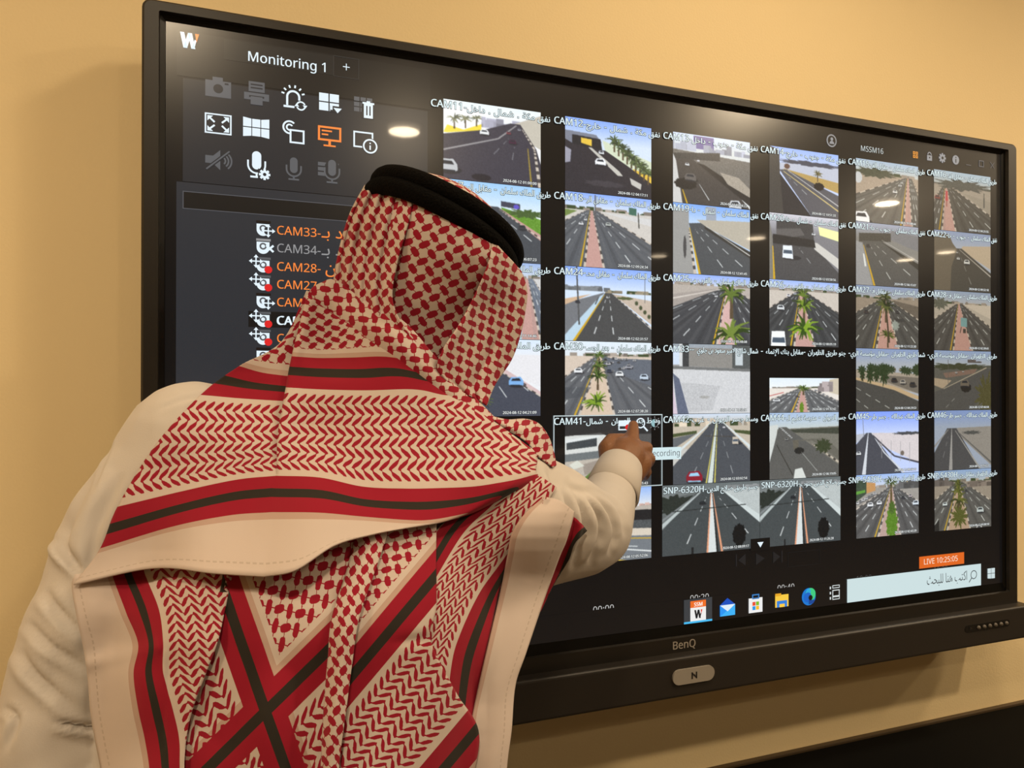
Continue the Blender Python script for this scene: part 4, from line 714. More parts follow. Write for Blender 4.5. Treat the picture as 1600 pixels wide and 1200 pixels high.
# header on the right
f = Flat(); x, z = p2(1299, 220); f.disc(x, z, .0125, MIDG, 2, 28); f.disc(x, z, .0098, S((32, 30, 28)), 3, 28); f.disc(x, z + .003, .0034, MIDG, 4, 14); f.disc(x, z - .0065, .006, MIDG, 4, 14, 0, 180); f.make('user_icon')
f = Flat(); x, z = p2(1345, 231); f.text('MSSM16', x, z - .006, .0185, S((205, 214, 214)), 2, maxw=.064); f.make('user_name')
f = Flat(); x, z = p2(1430, 242); g_ = .0062
for i in (0, 1):
    for j in (0, 1): f.orect(x - g_ - .0006 + i * (g_ + .0012), z - g_ - .0006 + j * (g_ + .0012), x - .0006 + i * (g_ + .0012), z - .0006 + j * (g_ + .0012), .002, S((226, 150, 60)), 2)
f.make('grid_icon')
f = Flat(); x, z = p2(1452, 245); f.rect(x - .007, z - .008, x + .007, z + .003, MIDG, 2); f.arc(x, z + .004, .0048, .0022, MIDG, 0, 180, 2); f.disc(x, z - .002, .0018, DKP, 3, 10); f.make('lock_icon')
f = Flat(); x, z = p2(1472, 247); gear(f, x, z, .0088, MIDG, 2, S((32, 30, 28))); f.make('settings_icon')
f = Flat(); x, z = p2(1493, 250); f.disc(x, z, .0098, MIDG, 2, 24); f.rect(x - .0013, z - .006, x + .0013, z + .002, DKP, 3); f.rect(x - .0013, z + .004, x + .0013, z + .0065, DKP, 3); f.make('about_icon')
f = Flat(); x, z = p2(1513, 258); f.rect(x - .0075, z - .0008, x + .0075, z + .0008, GREY, 2); f.make('minimize_icon')
f = Flat(); x, z = p2(1533, 256); f.orect(x - .0075, z - .007, x + .0075, z + .007, .002, GREY, 2); f.make('maximize_icon')
f = Flat(); x, z = p2(1550, 258.5)
for q in (-1, 1): f.seg(x - .006, z - q * .0065, x + .006, z + q * .0065, .0013, GREY, 2)
f.make('close_icon')
# playback, time line, task bar
DG = S((33, 33, 35))
f = Flat(); x, z = p2(1157, 875); s = .011
f.rect(x - s, z - s, x - s * .75, z + s, DG, 2); f.poly([(x - s * .5, z), (x + s, z + s), (x + s, z - s)], DG, 2); f.make('previous_icon')
f = Flat(); x, z = p2(1187, 873); f.poly([(x - s * .8, z - s), (x + s, z), (x - s * .8, z + s)], DG, 2); f.make('play_icon')
f = Flat(); x, z = p2(1215, 870); f.rect(x + s * .75, z - s, x + s, z + s, DG, 2); f.poly([(x + s * .5, z), (x - s, z + s), (x - s, z - s)], DG, 2); f.make('next_icon')
f = Flat(); xa, za = p2(1231, 881); xb, zb = p2(1281, 855); f.orect(xa, zb - .032, xb, zb - .004, .0008, S((28, 28, 29)), 2); f.make('speed_box')
f = Flat(); x, z = p2(1187, 850); f.rect(x - .022, z - .011, x + .022, z + .011, S((15, 15, 16)), 6); f.poly([(x - .007, z + .004), (x + .007, z + .004), (x, z - .006)], WHITE, 7); f.make('collapse_tab')
f = Flat(); xa, za = p2(1436, 888); xb, zb = p2(1506, 862.5); za = p2(1506, 880.5)[1]; f.rect(xa, za, xb, zb, S((226, 104, 34)), 2); f.text('LIVE 10:25:05', xa + .013, za + .0075, .0195, S((255, 232, 210)), 3, maxw=xb - xa - .026); f.make('live_badge')
TBT = p2(1323, 905)[1]
f = Flat(); f.rect(LX0, LZ0 + .0002, LX1, TBT - .002, S((13, 13, 15)), 1); f.make('taskbar')
for (px_, py_, t_) in ((943, 946, '00:00'), (1093, 930, '00:20'), (1228, 914, '00:40'), (1350, 899, '10:00'), (1470, 884, '10:20')):
    f = Flat(); x, z = p2(px_, py_); f.text(t_, x, TBT - .0078, .0200, S((190, 190, 188)) if px_ < 1300 else S((70, 70, 70)), .5, align='CENTER'); f.make('time_mark')
TZC = (TBT + LZ0) / 2 - .001
f = Flat(); xa = p2(1068, 950)[0]; xb = p2(1112, 950)[0]; xc = (xa + xb) / 2
f.rect(xa, LZ0 + .001, xb, TBT - .003, S((58, 62, 66)), 4); f.rect(xa, LZ0 + .001, xb, LZ0 + .0045, S((70, 190, 245)), 5)
f.rect(xc - .0165, TZC - .018, xc + .0165, TZC + .006, S((240, 240, 238)), 5); f.rect(xc - .0165, TZC + .006, xc + .0165, TZC + .018, S((240, 112, 40)), 5)
f.text('SSM', xc, TZC + .0082, .0115, S((255, 250, 240)), 6, align='CENTER', off=.02); W_logo(f, xc, TZC - .006, .017, S((30, 32, 34)), S((220, 60, 40)), 6); f.make('monitoring_app_icon')
f = Flat(); x = p2(1136, 948)[0]; z = TZC; q = .0165
f.poly([(x - q, z + .004), (x, z + .016), (x + q, z + .004), (x + q, z - .003), (x - q, z - .003)], S((20, 80, 190)), 4); f.rect(x - q, z - .016, x + q, z + .004, S((40, 150, 245)), 5); f.poly([(x - q, z + .004), (x + q, z + .004), (x, z - .008)], S((225, 240, 250)), 6); f.poly([(x - q, z - .016), (x + q, z - .016), (x + q, z + .004)], S((60, 180, 250)), 5.5); f.make('mail_icon')
f = Flat(); x = p2(1180, 941)[0]; f.rect(x - .0155, z - .017, x + .0155, z + .010, S((240, 240, 240)), 4); f.orect(x - .008, z + .008, x + .008, z + .017, .0022, S((60, 130, 200)), 5)
for i, j, c in ((0, 1, (235, 80, 50)), (1, 1, (130, 190, 40)), (0, 0, (40, 150, 230)), (1, 0, (250, 190, 40))): f.rect(x - .0075 + i * .008, z - .012 + j * .008, x - .0005 + i * .008, z - .005 + j * .008, S(c), 5)
f.make('store_icon')
f = Flat(); x = p2(1221, 937)[0]; f.rect(x - .0155, z - .013, x + .0155, z + .010, S((250, 205, 70)), 4); f.rect(x - .0155, z + .008, x - .002, z + .013, S((235, 170, 40)), 5); f.rect(x - .012, z - .013, x + .012, z - .001, S((50, 130, 220)), 5); f.rect(x - .006, z - .013, x + .006, z - .007, S((250, 205, 70)), 6); f.make('folder_icon')
f = Flat(); x = p2(1263, 932)[0]; f.disc(x, z, .0165, S((20, 120, 210)), 4, 32); f.disc(x + .004, z + .004, .0122, S((60, 205, 130)), 5, 28); f.disc(x - .003, z - .001, .0095, S((22, 100, 200)), 6, 24); f.poly([(x - .001, z - .0145), (x - .0005, z - .006), (x + .0150, z - .007), (x + .010, z - .0135)], S((14, 70, 150)), 6.5); f.disc(x - .001, z + .010, .0055, S((40, 170, 220)), 5.5, 20); f.disc(x + .0035, z - .002, .005, S((17, 17, 18)), 7, 20); f.make('browser_icon')
f = Flat(); x = p2(1305, 925)[0]; TK = S((215, 222, 222)); f.orect(x - .008, z - .006, x + .010, z + .007, .0018, TK, 4)
for dz in (-.012, .010): f.orect(x - .008, z + dz, x + .010, z + dz + .006, .0014, TK, 4)
for dz in (-.011, -.001, .009): f.rect(x - .0145, z + dz, x - .0115, z + dz + .005, TK, 4)
f.make('task_view_icon')
f = Flat(); xa = p2(1323, 925)[0]; xb = p2(1532, 900)[0]; f.rect(xa, LZ0 + .001, xb, TBT, S((206, 226, 228)), 4)
x, z = xb - .022, TZC + .003; f.arc(x, z, .0085, .0018, S((70, 76, 78)), 0, 360, 5); f.seg(x - .006, z - .006, x - .014, z - .015, .002, S((70, 76, 78)), 5)
ST = shape('\u0627\u0643\u062a\u0628 \u0647\u0646\u0627 \u0644\u0644\u0628\u062d\u062b'); f.text(ST, xb - .042 - .115, TZC - .006, .0245, S((72, 78, 80)), 5, maxw=.115); f.make('search_box')
f = Flat(); x, z = p2(1548, 895); z = TZC + .001
for i in (0, 1):
    for j in (0, 1): f.poly([(x - .011 + i * .0115, z - .011 + j * .0115 + (.001 if not j and not i else 0)), (x - .0005 + i * .0115, z - .011 + j * .0115), (x - .0005 + i * .0115, z - .0005 + j * .0115), (x - .011 + i * .0115, z - .0005 + j * .0115)], S((206, 222, 224)), 4)
f.make('start_icon')
# maker's mark on the lower bezel
co, fs = text_raw('BenQ', .0215, 3)
me = bpy.data.meshes.new('maker_logo'); lx, lz = .731, 1.0415; sx = .046 / co[:, 0].max()
n0 = len(co); me.from_pydata([(lx + a * sx + e_, -.0116 - e_, lz + b_ * 1.1) for e_ in (-.00025, .00025) for a, b_, _ in co.tolist()], [], [tuple(i + k * n0 for i in q) for k in range(2) for q in fs]); D(link('maker_logo', me, M_logo))
#PERSON
# ------------------------------------------------------------------ the person
from mathutils.bvhtree import BVHTree
M_skin = plain('brown_skin', (.225, .096, .038), .48, .4, bump=.12, bscale=260, var=.12, vscale=60)
M_thobe = plain('white_thobe_cotton', (.57, .52, .47), .85, .15, bump=.05, bscale=700)
M_blackwool = plain('black_wool_cord', (.0022, .0019, .0017), .9, .08, bump=.5, bscale=350)
M_shoe = plain('brown_leather', (.06, .03, .015), .5)
HT = math.radians(27)
person = empty('person', (at(430, 1500, .68).x, at(430, 1500, .68).y, 0), 'person in white thobe and red checked headscarf pointing at the display', 'person')
_ic = bmesh.new(); bmesh.ops.create_icosphere(_ic, subdivisions=3, radius=1); SPH = [v.co.copy() for v in _ic.verts]; _ic.free()
CB = (RGT, UPV, FWD)
def blobv(p, r, B=CB):
    if isinstance(r, (int, float)): r = (r, r, r)
    return [p + B[0] * (v.x * r[0]) + B[1] * (v.y * r[1]) + B[2] * (v.z * r[2]) for v in SPH]
def hull(acc, *blobs):
    bm = bmesh.new()
    for b_ in blobs:
        for v in blobv(*b_): bm.verts.new(v)
    g = bmesh.ops.convex_hull(bm, input=bm.verts)
    bmesh.ops.delete(bm, geom=list({e for e in g['geom_interior'] + g['geom_unused'] if isinstance(e, bmesh.types.BMVert)}), context='VERTS')
    me = bpy.data.meshes.new('h'); bm.to_mesh(me); bm.free(); acc.from_mesh(me); bpy.data.meshes.remove(me)
def chain(acc, nodes):
    if len(nodes) == 1: hull(acc, nodes[0])
    for a_, b_ in zip(nodes, nodes[1:]): hull(acc, a_, b_)
def melt(acc, vox, it, fac=.5):
    "union of the overlapping volumes as one continuous skin"
    me = bpy.data.meshes.new('m'); acc.to_mesh(me); acc.free(); o = bpy.data.objects.new('m', me); COL.objects.link(o)
    r = o.modifiers.new('r', 'REMESH'); r.mode = 'VOXEL'; r.voxel_size = vox; r.use_smooth_shade = True
    s_ = o.modifiers.new('s', 'SMOOTH'); s_.factor = fac; s_.iterations = it
    bpy.context.view_layer.update()
    out = bpy.data.meshes.new_from_object(o.evaluated_get(bpy.context.evaluated_depsgraph_get()))
    bpy.data.objects.remove(o); bpy.data.meshes.remove(me); out.shade_smooth() if hasattr(out, 'shade_smooth') else None
    return out
def coords(me):
    c = np.empty(len(me.vertices) * 3, np.float32); me.vertices.foreach_get('co', c); return c.reshape(-1, 3)
def pxy(co):
    q = co - np.array(CAM); z = q @ np.array(FWD); return 800 + F_PX * (q @ np.array(RGT)) / z, 600 - F_PX * (q @ np.array(UPV)) / z, z

# head frame: bowed a little, tilted to the right
hu = (UPV * math.cos(HT) + RGT * math.sin(HT)); beta = math.radians(10)
hf = (FWD * math.cos(beta) - hu * math.sin(beta)).normalized(); hu = (hu * math.cos(beta) + FWD * math.sin(beta)).normalized(); hr = hf.cross(hu).normalized()
HB = (hr, hu, hf)
HC = at(682, 420, .935)
hp = lambda x, y, z: HC + hr * x + hu * y + hf * z
# torso stations
PELV, WAIST, CHEST, UCH, NECK = at(430, 1500, .70), at(440, 1240, .755), at(480, 960, .80), at(545, 770, .865), at(622, 640, .90)
# arms
LS, LE, LW = at(308, 712, .845), at(100, 1215, .75), at(185, 1490, .90)
RS, RE, RW = at(775, 795, .87), at(926, 828, 1.035), at(967, 733, 1.215)

acc = bmesh.new()
chain(acc, [(PELV, (.165, .11, .115)), (WAIST, (.150, .1, .105)), (CHEST, (.165, .1, .112)), (UCH, (.15, .07, .095)), (NECK, (.062, .06, .062)), (hp(0, -.06, .0), (.058, .05, .065))])
hull(acc, (UCH, .07), (LS, .055)); hull(acc, (UCH, .07), (RS, .055))
# head with a face that looks at the screen
hull(acc, (hp(0, .008, -.01), (.074, .084, .088), HB), (hp(0, -.045, .025), (.058, .06, .065), HB))
hull(acc, (hp(0, -.085, .062), .024), (hp(0, -.05, .05), .045))                              # chin
hull(acc, (hp(0, .012, .086), .010), (hp(0, -.026, .106), .0125)); chain(acc, [(hp(-.013, -.028, .094), .009), (hp(.013, -.028, .094), .009)])   # nose
hull(acc, (hp(-.045, .03, .073), .011), (hp(-.012, .027, .086), .010)); hull(acc, (hp(.045, .03, .073), .011), (hp(.012, .027, .086), .010))     # brow
chain(acc, [(hp(-.022, -.056, .085), .006), (hp(0, -.052, .094), .0075), (hp(.022, -.056, .085), .006)]); chain(acc, [(hp(-.018, -.064, .084), .006), (hp(0, -.065, .091), .008), (hp(.018, -.064, .084), .006)])
for q in (-1, 1): chain(acc, [(hp(q * .077, .012, -.005), (.010, .026, .016), HB), (hp(q * .074, -.014, .004), (.008, .012, .010), HB)])
# arms
chain(acc, [(LS, .055), (LE, .042), (LW, .029)]); chain(acc, [(RS, .055), (RE, .036), (RW, .0255)])
# legs and feet
FX, FY = PELV.x, PELV.y
for q, dx in ((-1, -.10), (1, .10)):
    kn = Vector((FX + dx, FY + .02, .50)); an = Vector((FX + dx * 1.1, FY - .02, .09))
    chain(acc, [(PELV + Vector((dx * .8, 0, -.04)), .085), (kn, .058), (an, .038)]); chain(acc, [(an - Vector((0, .02, .045)), .036), (an + Vector((0, .13, -.062)), .026)])
# right hand: pointing, thumb tucked on the left, three fingers curled towards the screen
H = lambda x, y, d: at(x, y, d)
palm = [(H(966, 735, 1.215), .0285), (H(972, 722, 1.232), .033), (H(978, 712, 1.242), .0325)]
chain(acc, palm)
hull(acc, (H(964, 722, 1.232), .026), (H(978, 702, 1.243), .021), (H(997, 724, 1.246), .023), (H(985, 738, 1.236), .024))
chain(acc, [(H(984, 700, 1.243), .0165), (H(988, 684, 1.256), .0118), (H(989, 673, 1.268), .0104), (H(989.5, 664.5, 1.2785), .0088)])
chain(acc, [(H(994, 703, 1.248), .0165), (H(1010, 700, 1.262), .0112), (H(1009, 707, 1.279), .0098), (H(997, 712, 1.276), .0088)])
chain(acc, [(H(998, 714, 1.248), .0160), (H(1014.5, 717, 1.259), .0108), (H(1013, 723, 1.275), .0095), (H(1000, 725, 1.274), .0085)])
chain(acc, [(H(996, 728, 1.243), .0155), (H(1009, 737, 1.252), .0102), (H(1007, 743, 1.264), .0088), (H(996, 741, 1.264), .0080)])
chain(acc, [(H(958, 725, 1.225), .0215), (H(949, 701, 1.238), .0158), (H(955, 688, 1.254), .0118), (H(972, 686, 1.263), .0102)])
# left hand resting flat on the table
lh = LW + Vector((.005, .06, 0)); lh.z = TZ + .03
hull(acc, (LW, .028), (lh, (.036, .02, .036), (Vector((1, 0, 0)), Vector((0, 0, 1)), Vector((0, 1, 0)))))
for k, (dx, L) in enumerate(((-.034, .055), (-.012, .072), (.010, .077), (.030, .068))):
    a_ = lh + Vector((dx * .8, .025, .0)); b_ = lh + Vector((dx, .025 + L * .5, -.006)); c_ = lh + Vector((dx * 1.2, .025 + L, 0)); c_.z = TZ + .0095
    chain(acc, [(a_, .0125), (b_, .0098), (c_, .0082)])
c_ = lh + Vector((.075, .03, 0)); c_.z = TZ + .011
chain(acc, [(lh + Vector((.02, -.02, 0)), .019), (lh + Vector((.052, .005, -.006)), .012), (c_, .0095)])
body_me = melt(acc, .0028, 3, .45)
body = adopt(person, link('body', body_me, M_skin)); body['label'] = 'brown-skinned hand and body under the clothes'
M_eye = plain('eye_white', (.75, .72, .68), .2); M_hair = plain('black_hair', (.012, .009, .007), .6)
for q in (-1, 1):
    bm = bmesh.new(); bmesh.ops.create_uvsphere(bm, u_segments=16, v_segments=10, radius=.0115, matrix=Matrix.Translation(hp(q * .031, .010, .0765))); e_ = adopt(person, obj('eye', bm, M_eye, None, True))
    bm = bmesh.new(); bmesh.ops.create_uvsphere(bm, u_segments=14, v_segments=8, radius=.0055, matrix=Matrix.Translation(hp(q * .031, .010, .0835))); e2 = obj('iris', bm, M_hair, None, True); sub(e_, e2)
for k, sx in enumerate((-.11, .11)):
    bm = bmesh.new(); bmesh.ops.create_uvsphere(bm, u_segments=20, v_segments=10, radius=1, matrix=Matrix.Translation((FX + sx, FY + .04, .028)) @ Matrix.Diagonal((.048, .145, .038, 1)))
    bmesh.ops.bisect_plane(bm, geom=bm.verts[:] + bm.edges[:] + bm.faces[:], plane_co=(0, 0, .001), plane_no=(0, 0, -1), clear_outer=True); bmesh.ops.holes_fill(bm, edges=bm.edges)
    adopt(person, obj('shoe', bm, M_shoe, None, True))

def cr(P, n):
    "Catmull-Rom along the first axis, n pieces per span"
    P = np.asarray(P, float); Q = np.concatenate([2 * P[:1] - P[1:2], P, 2 * P[-1:] - P[-2:-1]]); out = []
    for k in range(len(P) - 1):
        p0, p1, p2_, p3 = Q[k:k + 4]
        for q in range(n):
            t = q / n; out.append(.5 * ((2 * p1) + (p2_ - p0) * t + (2 * p0 - 5 * p1 + 4 * p2_ - p3) * t * t + (3 * p1 - p0 - 3 * p2_ + p3) * t ** 3))
    out.append(P[-1]); return np.array(out)
# the thobe: long robe with sleeves, one garment
acc = bmesh.new()
chain(acc, [(Vector((FX, FY, .10)), (.30, .03, .22), (Vector((1, 0, 0)), Vector((0, 0, 1)), Vector((0, 1, 0)))), (PELV, (.200, .10, .140)), (WAIST, (.185, .1, .130)), (CHEST, (.195, .1, .135)), (UCH, (.165, .07, .118)), (NECK, (.070, .06, .07))])
hull(acc, (UCH, .090), (LS, .084)); hull(acc, (UCH, .090), (RS, .080)); hull(acc, (NECK, .055), (LS, .060)); hull(acc, (NECK, .055), (RS, .060))
hull(acc, (CHEST, (.13, .1, .1)), (LS, .078)); hull(acc, (CHEST, (.13, .1, .1)), (RS, .072))
chain(acc, [(LS, .084), (at(215, 845, .815), .076), (at(160, 975, .785), .072), (at(112, 1125, .765), .068), (LE, .064), (LE.lerp(LW, .45), .056), (LE.lerp(LW, .9), .042)])
chain(acc, [(RS, .082), (at(845, 816, .915), .078), (at(898, 828, .985), .064), (RE, .054), (at(943, 797, 1.105), .0455), (at(955, 764, 1.165), .0385), (at(963.5, 742, 1.2), .0335)])
th = melt(acc, .0040, 4, .5)
co = coords(th); nn = np.empty(len(co) * 3, np.float32); th.vertices.foreach_get('normal', nn); nn = nn.reshape(-1, 3)
X_, Y_, Z_ = pxy(co)
def smooth01(x): x = np.clip(x, 0, 1); return x * x * (3 - 2 * x)
# creases pressed into the sleeves: (width px, depth mm, path in the photo's frame)
front = Z_ < 1.25
disp = np.zeros(len(co))
def crease(wd, dep, *pts):
    global disp
    best = np.full(len(co), 1e9); side = np.zeros(len(co)); par = np.zeros(len(co)); P = cr(pts, 6); n_ = len(P) - 1
    for k in range(n_):
        a_, b_ = P[k], P[k + 1]; d_ = b_ - a_; L2 = d_ @ d_
        t_ = np.clip(((X_ - a_[0]) * d_[0] + (Y_ - a_[1]) * d_[1]) / L2, 0, 1); ex, ey = X_ - a_[0] - t_ * d_[0], Y_ - a_[1] - t_ * d_[1]; r_ = np.hypot(ex, ey)
        m_ = r_ < best; best[m_] = r_[m_]; side[m_] = np.sign(d_[0] * ey - d_[1] * ex)[m_]; par[m_] = ((k + t_) / n_)[m_]
    sd = best * side; env = np.sin(np.clip(par, .0, 1) * PI) ** .6
    disp += (-dep * np.exp(-(sd / wd) ** 2) + .8 * dep * np.exp(-((sd - 1.9 * wd) / (1.3 * wd)) ** 2) + .45 * dep * np.exp(-((sd + 1.8 * wd) / (1.3 * wd)) ** 2)) * env * front * np.clip((nn @ np.array(-FWD)) * 1.6, 0, 1) / 1000
for a_ in [(6, 9, (885, 748), (903, 785), (908, 830), (893, 888)), (5, 9, (893, 755), (920, 788), (933, 832), (922, 884)), (5, 9, (902, 760), (936, 785), (958, 826), (952, 868)),
           (7, 9, (872, 738), (886, 790), (884, 850), (868, 905)), (5, 7, (915, 762), (944, 775), (966, 800), (974, 838)), (7, 7, (858, 722), (866, 770), (858, 830)),
           (9, 6, (170, 690), (112, 773), (92, 850)), (8, 6, (160, 725), (120, 800), (102, 850), (128, 890)), (6, 4, (84, 838), (104, 868), (135, 905)), (8, 5, (66, 922), (95, 960), (140, 1000)), (8, 5, (32, 1015), (60, 1062), (118, 1110)),
           (5, 6, (85, 1126), (115, 1134), (160, 1138)), (6, 4, (4, 1105), (26, 1125), (12, 1170)), (3, 2.5, (212, 622), (182, 664), (164, 715), (150, 770)), (8, 4, (190, 740), (150, 830), (140, 900)), (7, 4, (40, 970), (80, 1010), (140, 1050)), (3, 2, (345, 612), (300, 622), (250, 640))]:
    crease(*a_)
wl = smooth01((330 - X_) / 60) * smooth01((Y_ - 640) / 80)
disp += wl * .0007 * np.sin((X_ * .6 + Y_) / 13 + 1.7 * np.sin(Y_ / 70))
disp += .0016 * np.sin(X_ / 37 + Y_ / 60) * np.sin(Y_ / 43 - X_ / 90)
co += nn * disp[:, None].astype(np.float32)
th.vertices.foreach_set('co', co.ravel()); th.update()
thobe = adopt(person, link('thobe', th, M_thobe))
# cuff of the right sleeve: a doubled band, its seam slanting
ax = (RW - at(948, 797, 1.105)).normalized(); s1 = ax.cross(UPV).normalized(); s2 = s1.cross(ax)
bm = bmesh.new(); n = 56; rings = []
c0, c1 = at(955.5, 771, 1.152), at(968.5, 731, 1.222)
for (t_, r_) in ((0, .0395), (.02, .0432), (.5, .0408), (.93, .0376), (1.0, .0368), (1.0, .0340), (.8, .0340)):
    c_ = c0.lerp(c1, t_); rings.append([bm.verts.new(c_ + s1 * (r_ * math.cos(2 * PI * k / n)) + s2 * (r_ * math.sin(2 * PI * k / n)) - ax * (.010 * math.sin(2 * PI * k / n + .6) * (1 if t_ < .4 else .4))) for k in range(n)])
for a_, b_ in zip(rings, rings[1:]):
    for k in range(n): bm.faces.new((a_[k], a_[(k + 1) % n], b_[(k + 1) % n], b_[k]))
sub(thobe, obj('cuff', bm, M_thobe, None, True))

# ---- headscarf cloth: pattern from cloth coordinates (cm in from two neighbouring hems)
M_scarf, nt, bs = newmat('red_white_checked_cotton')
X.nt = nt
uvn = nt.nodes.new('ShaderNodeUVMap'); uvn.uv_map = 'cloth'
sp = nt.nodes.new('ShaderNodeSeparateXYZ'); nt.links.new(uvn.outputs[0], sp.inputs[0])
u_, v_ = X(sp.outputs[0]), X(sp.outputs[1])
band = lambda x, a, b_: (x > a) * (x < b_)
red_b = mx(mx(band(u_, 4.5, 8.1), band(u_, 16.9, 20.2)), mx(band(v_, 4.5, 8.1), band(v_, 16.9, 20.2)))
blk_b = mx(mx(band(u_, 5.85, 6.75), band(u_, 18.1, 19.0)), mx(band(v_, 5.85, 6.75), band(v_, 18.1, 19.0)))
pale = mx(mx(band(u_, 3.95, 4.5), band(u_, 20.2, 20.7)), mx(band(v_, 3.95, 4.5), band(v_, 20.2, 20.7)))
mm = mn(u_, v_)
swp = u_ < v_                                   # nearer the u hem: run the weave along v
al = u_ + (v_ - u_) * swp; ac = v_ + (u_ - v_) * swp
# ragged printing edge
nz = nt.nodes.new('ShaderNodeTexNoise'); nz.inputs['Scale'].default_value = 3.2; nz.inputs['Detail'].default_value = 2; nt.links.new(uvn.outputs[0], nz.inputs['Vector'])
rag = (X(nz.outputs['Fac']) - .5)
# zig-zag leaves
PZ = 1.95
tri = (((ac * (1 / PZ)).fr() - .5).ab() * 2 - .5)              # -.5 .. .5              # -.5 .. .5
zl = (al + tri * 1.02) * (1 / .92)
dz_ = ((zl.fr() - .5).ab()) * .92
leaf = .055 + ((ac * (2 / PZ) + .14).fr() * PI).sin() * .245
zig = (dz_ < (leaf + rag * .16)) * band(mm, 8.75, 16.4)
# checks: slanted blobs on a net of fine lines
g_ = 1 / 1.55
def spot(px_, py_, ang, a_, b_):
    fx = (px_.fr() - .5); fy = (py_.fr() - .5); c, s_ = math.cos(ang), math.sin(ang)
    ex = (fx * c + fy * s_) * (1 / a_); ey = (fy * c - fx * s_) * (1 / b_)
    return X.op('POWER', ex.ab(), 3.0) + X.op('POWER', ey.ab(), 3.0)
qx, qy = u_ * g_ + rag * .10, v_ * g_ - rag * .10
d1 = spot(qx, qy, math.radians(-30), .33, .195); d2 = spot(qx + .5, qy + .5, math.radians(48), .32, .19)
net = mx((((qx - qy).fr() - .5).ab() > .465), (((qx + qy).fr() - .5).ab() > .465))
dots = mx(mx(d1 < 1.0, d2 < 1.0), net) * (mm > 21.2)
red = mx(mx(red_b, zig), dots)
wv = nt.nodes.new('ShaderNodeTexNoise'); wv.inputs['Scale'].default_value = 14; wv.inputs['Detail'].default_value = 3; nt.links.new(uvn.outputs[0], wv.inputs['Vector'])
CW, CR, CK, CP = (.585, .49, .435), (.285, .0085, .024), (.026, .022, .017), (.46, .32, .265)
base = mixc(nt, wv.outputs['Fac'], tuple(c * .92 for c in CW), CW)
stitch = band(mm, .78, .92) * ((al + ac - mm) * 1.5).fr().__lt__(.62)
base = mixc(nt, stitch * .5, base, (.36, .29, .23)); base = mixc(nt, pale, base, CP); base = mixc(nt, red, base, CR); base = mixc(nt, blk_b, base, CK)
nt.links.new(base, bs.inputs['Base Color']); bs.inputs['Roughness'].default_value = .85; bs.inputs['Specular IOR Level'].default_value = .15
bs.inputs['Sheen Weight'].default_value = .08
thr = nt.nodes.new('ShaderNodeTexNoise'); thr.inputs['Scale'].default_value = 24; nt.links.new(uvn.outputs[0], thr.inputs['Vector'])
bp = nt.nodes.new('ShaderNodeBump'); bp.inputs['Strength'].default_value = .08; bp.inputs['Distance'].default_value = .004; nt.links.new(thr.outputs['Fac'], bp.inputs['Height']); nt.links.new(bp.outputs[0], bs.inputs['Normal'])

# what the cloth lies on
dg_ = bmesh.new(); dg_.from_mesh(th)
hard = BVHTree.FromBMesh(dg_); 
acc = bmesh.new(); hull(acc, (hp(0, .02, -.012), (.108, .105, .100), HB)); hull(acc, (hp(0, -.03, -.01), (.095, .08, .085), HB), (NECK, (.095, .06, .075))); hull(acc, (NECK, .085), (LS, .06)); hull(acc, (NECK, .085), (RS, .06))
me_ = bpy.data.meshes.new('x'); acc.to_mesh(me_); dg_.from_mesh(me_); acc.free(); bpy.data.meshes.remove(me_)
soft = BVHTree.FromBMesh(dg_); dg_.free()
def hit(tree, x, y):
    d = FWD + RGT * ((x - 800) / F_PX) + UPV * ((600 - y) / F_PX); L = d.length
    h = tree.ray_cast(CAM, d / L, 3.0)
    return h[3] / L if h[0] else None
GS = 20; gx = np.arange(0, 1041, GS); gy = np.arange(220, 1401, GS)
DB = np.full((len(gy), len(gx)), np.nan)
for j, y in enumerate(gy):
    for i, x in enumerate(gx):
        h = hit(soft, float(x), float(y))
        if h: DB[j, i] = h
known = ~np.isnan(DB); DB[~known] = np.nanmean(DB)
for it in range(600):
    P = np.pad(DB, 1, 'edge'); a_ = (P[:-2, 1:-1] + P[2:, 1:-1] + P[1:-1, :-2] + P[1:-1, 2:]) / 4
    DB = np.where(known, DB, a_)
for it in range(2):
    P = np.pad(DB, 1, 'edge'); DB = (P[:-2, 1:-1] + P[2:, 1:-1] + P[1:-1, :-2] + P[1:-1, 2:] + 2 * DB) / 6
def Dback(x, y):
    i = np.clip((x - gx[0]) / GS, 0, len(gx) - 1.001); j = np.clip((y - gy[0]) / GS, 0, len(gy) - 1.001); i0 = i.astype(int); j0 = j.astype(int); fi, fj = i - i0, j - j0
    return DB[j0, i0] * (1 - fi) * (1 - fj) + DB[j0, i0 + 1] * fi * (1 - fj) + DB[j0 + 1, i0] * (1 - fi) * fj + DB[j0 + 1, i0 + 1] * fi * fj
SV, SF, SU, PATCH = [], [], [], []
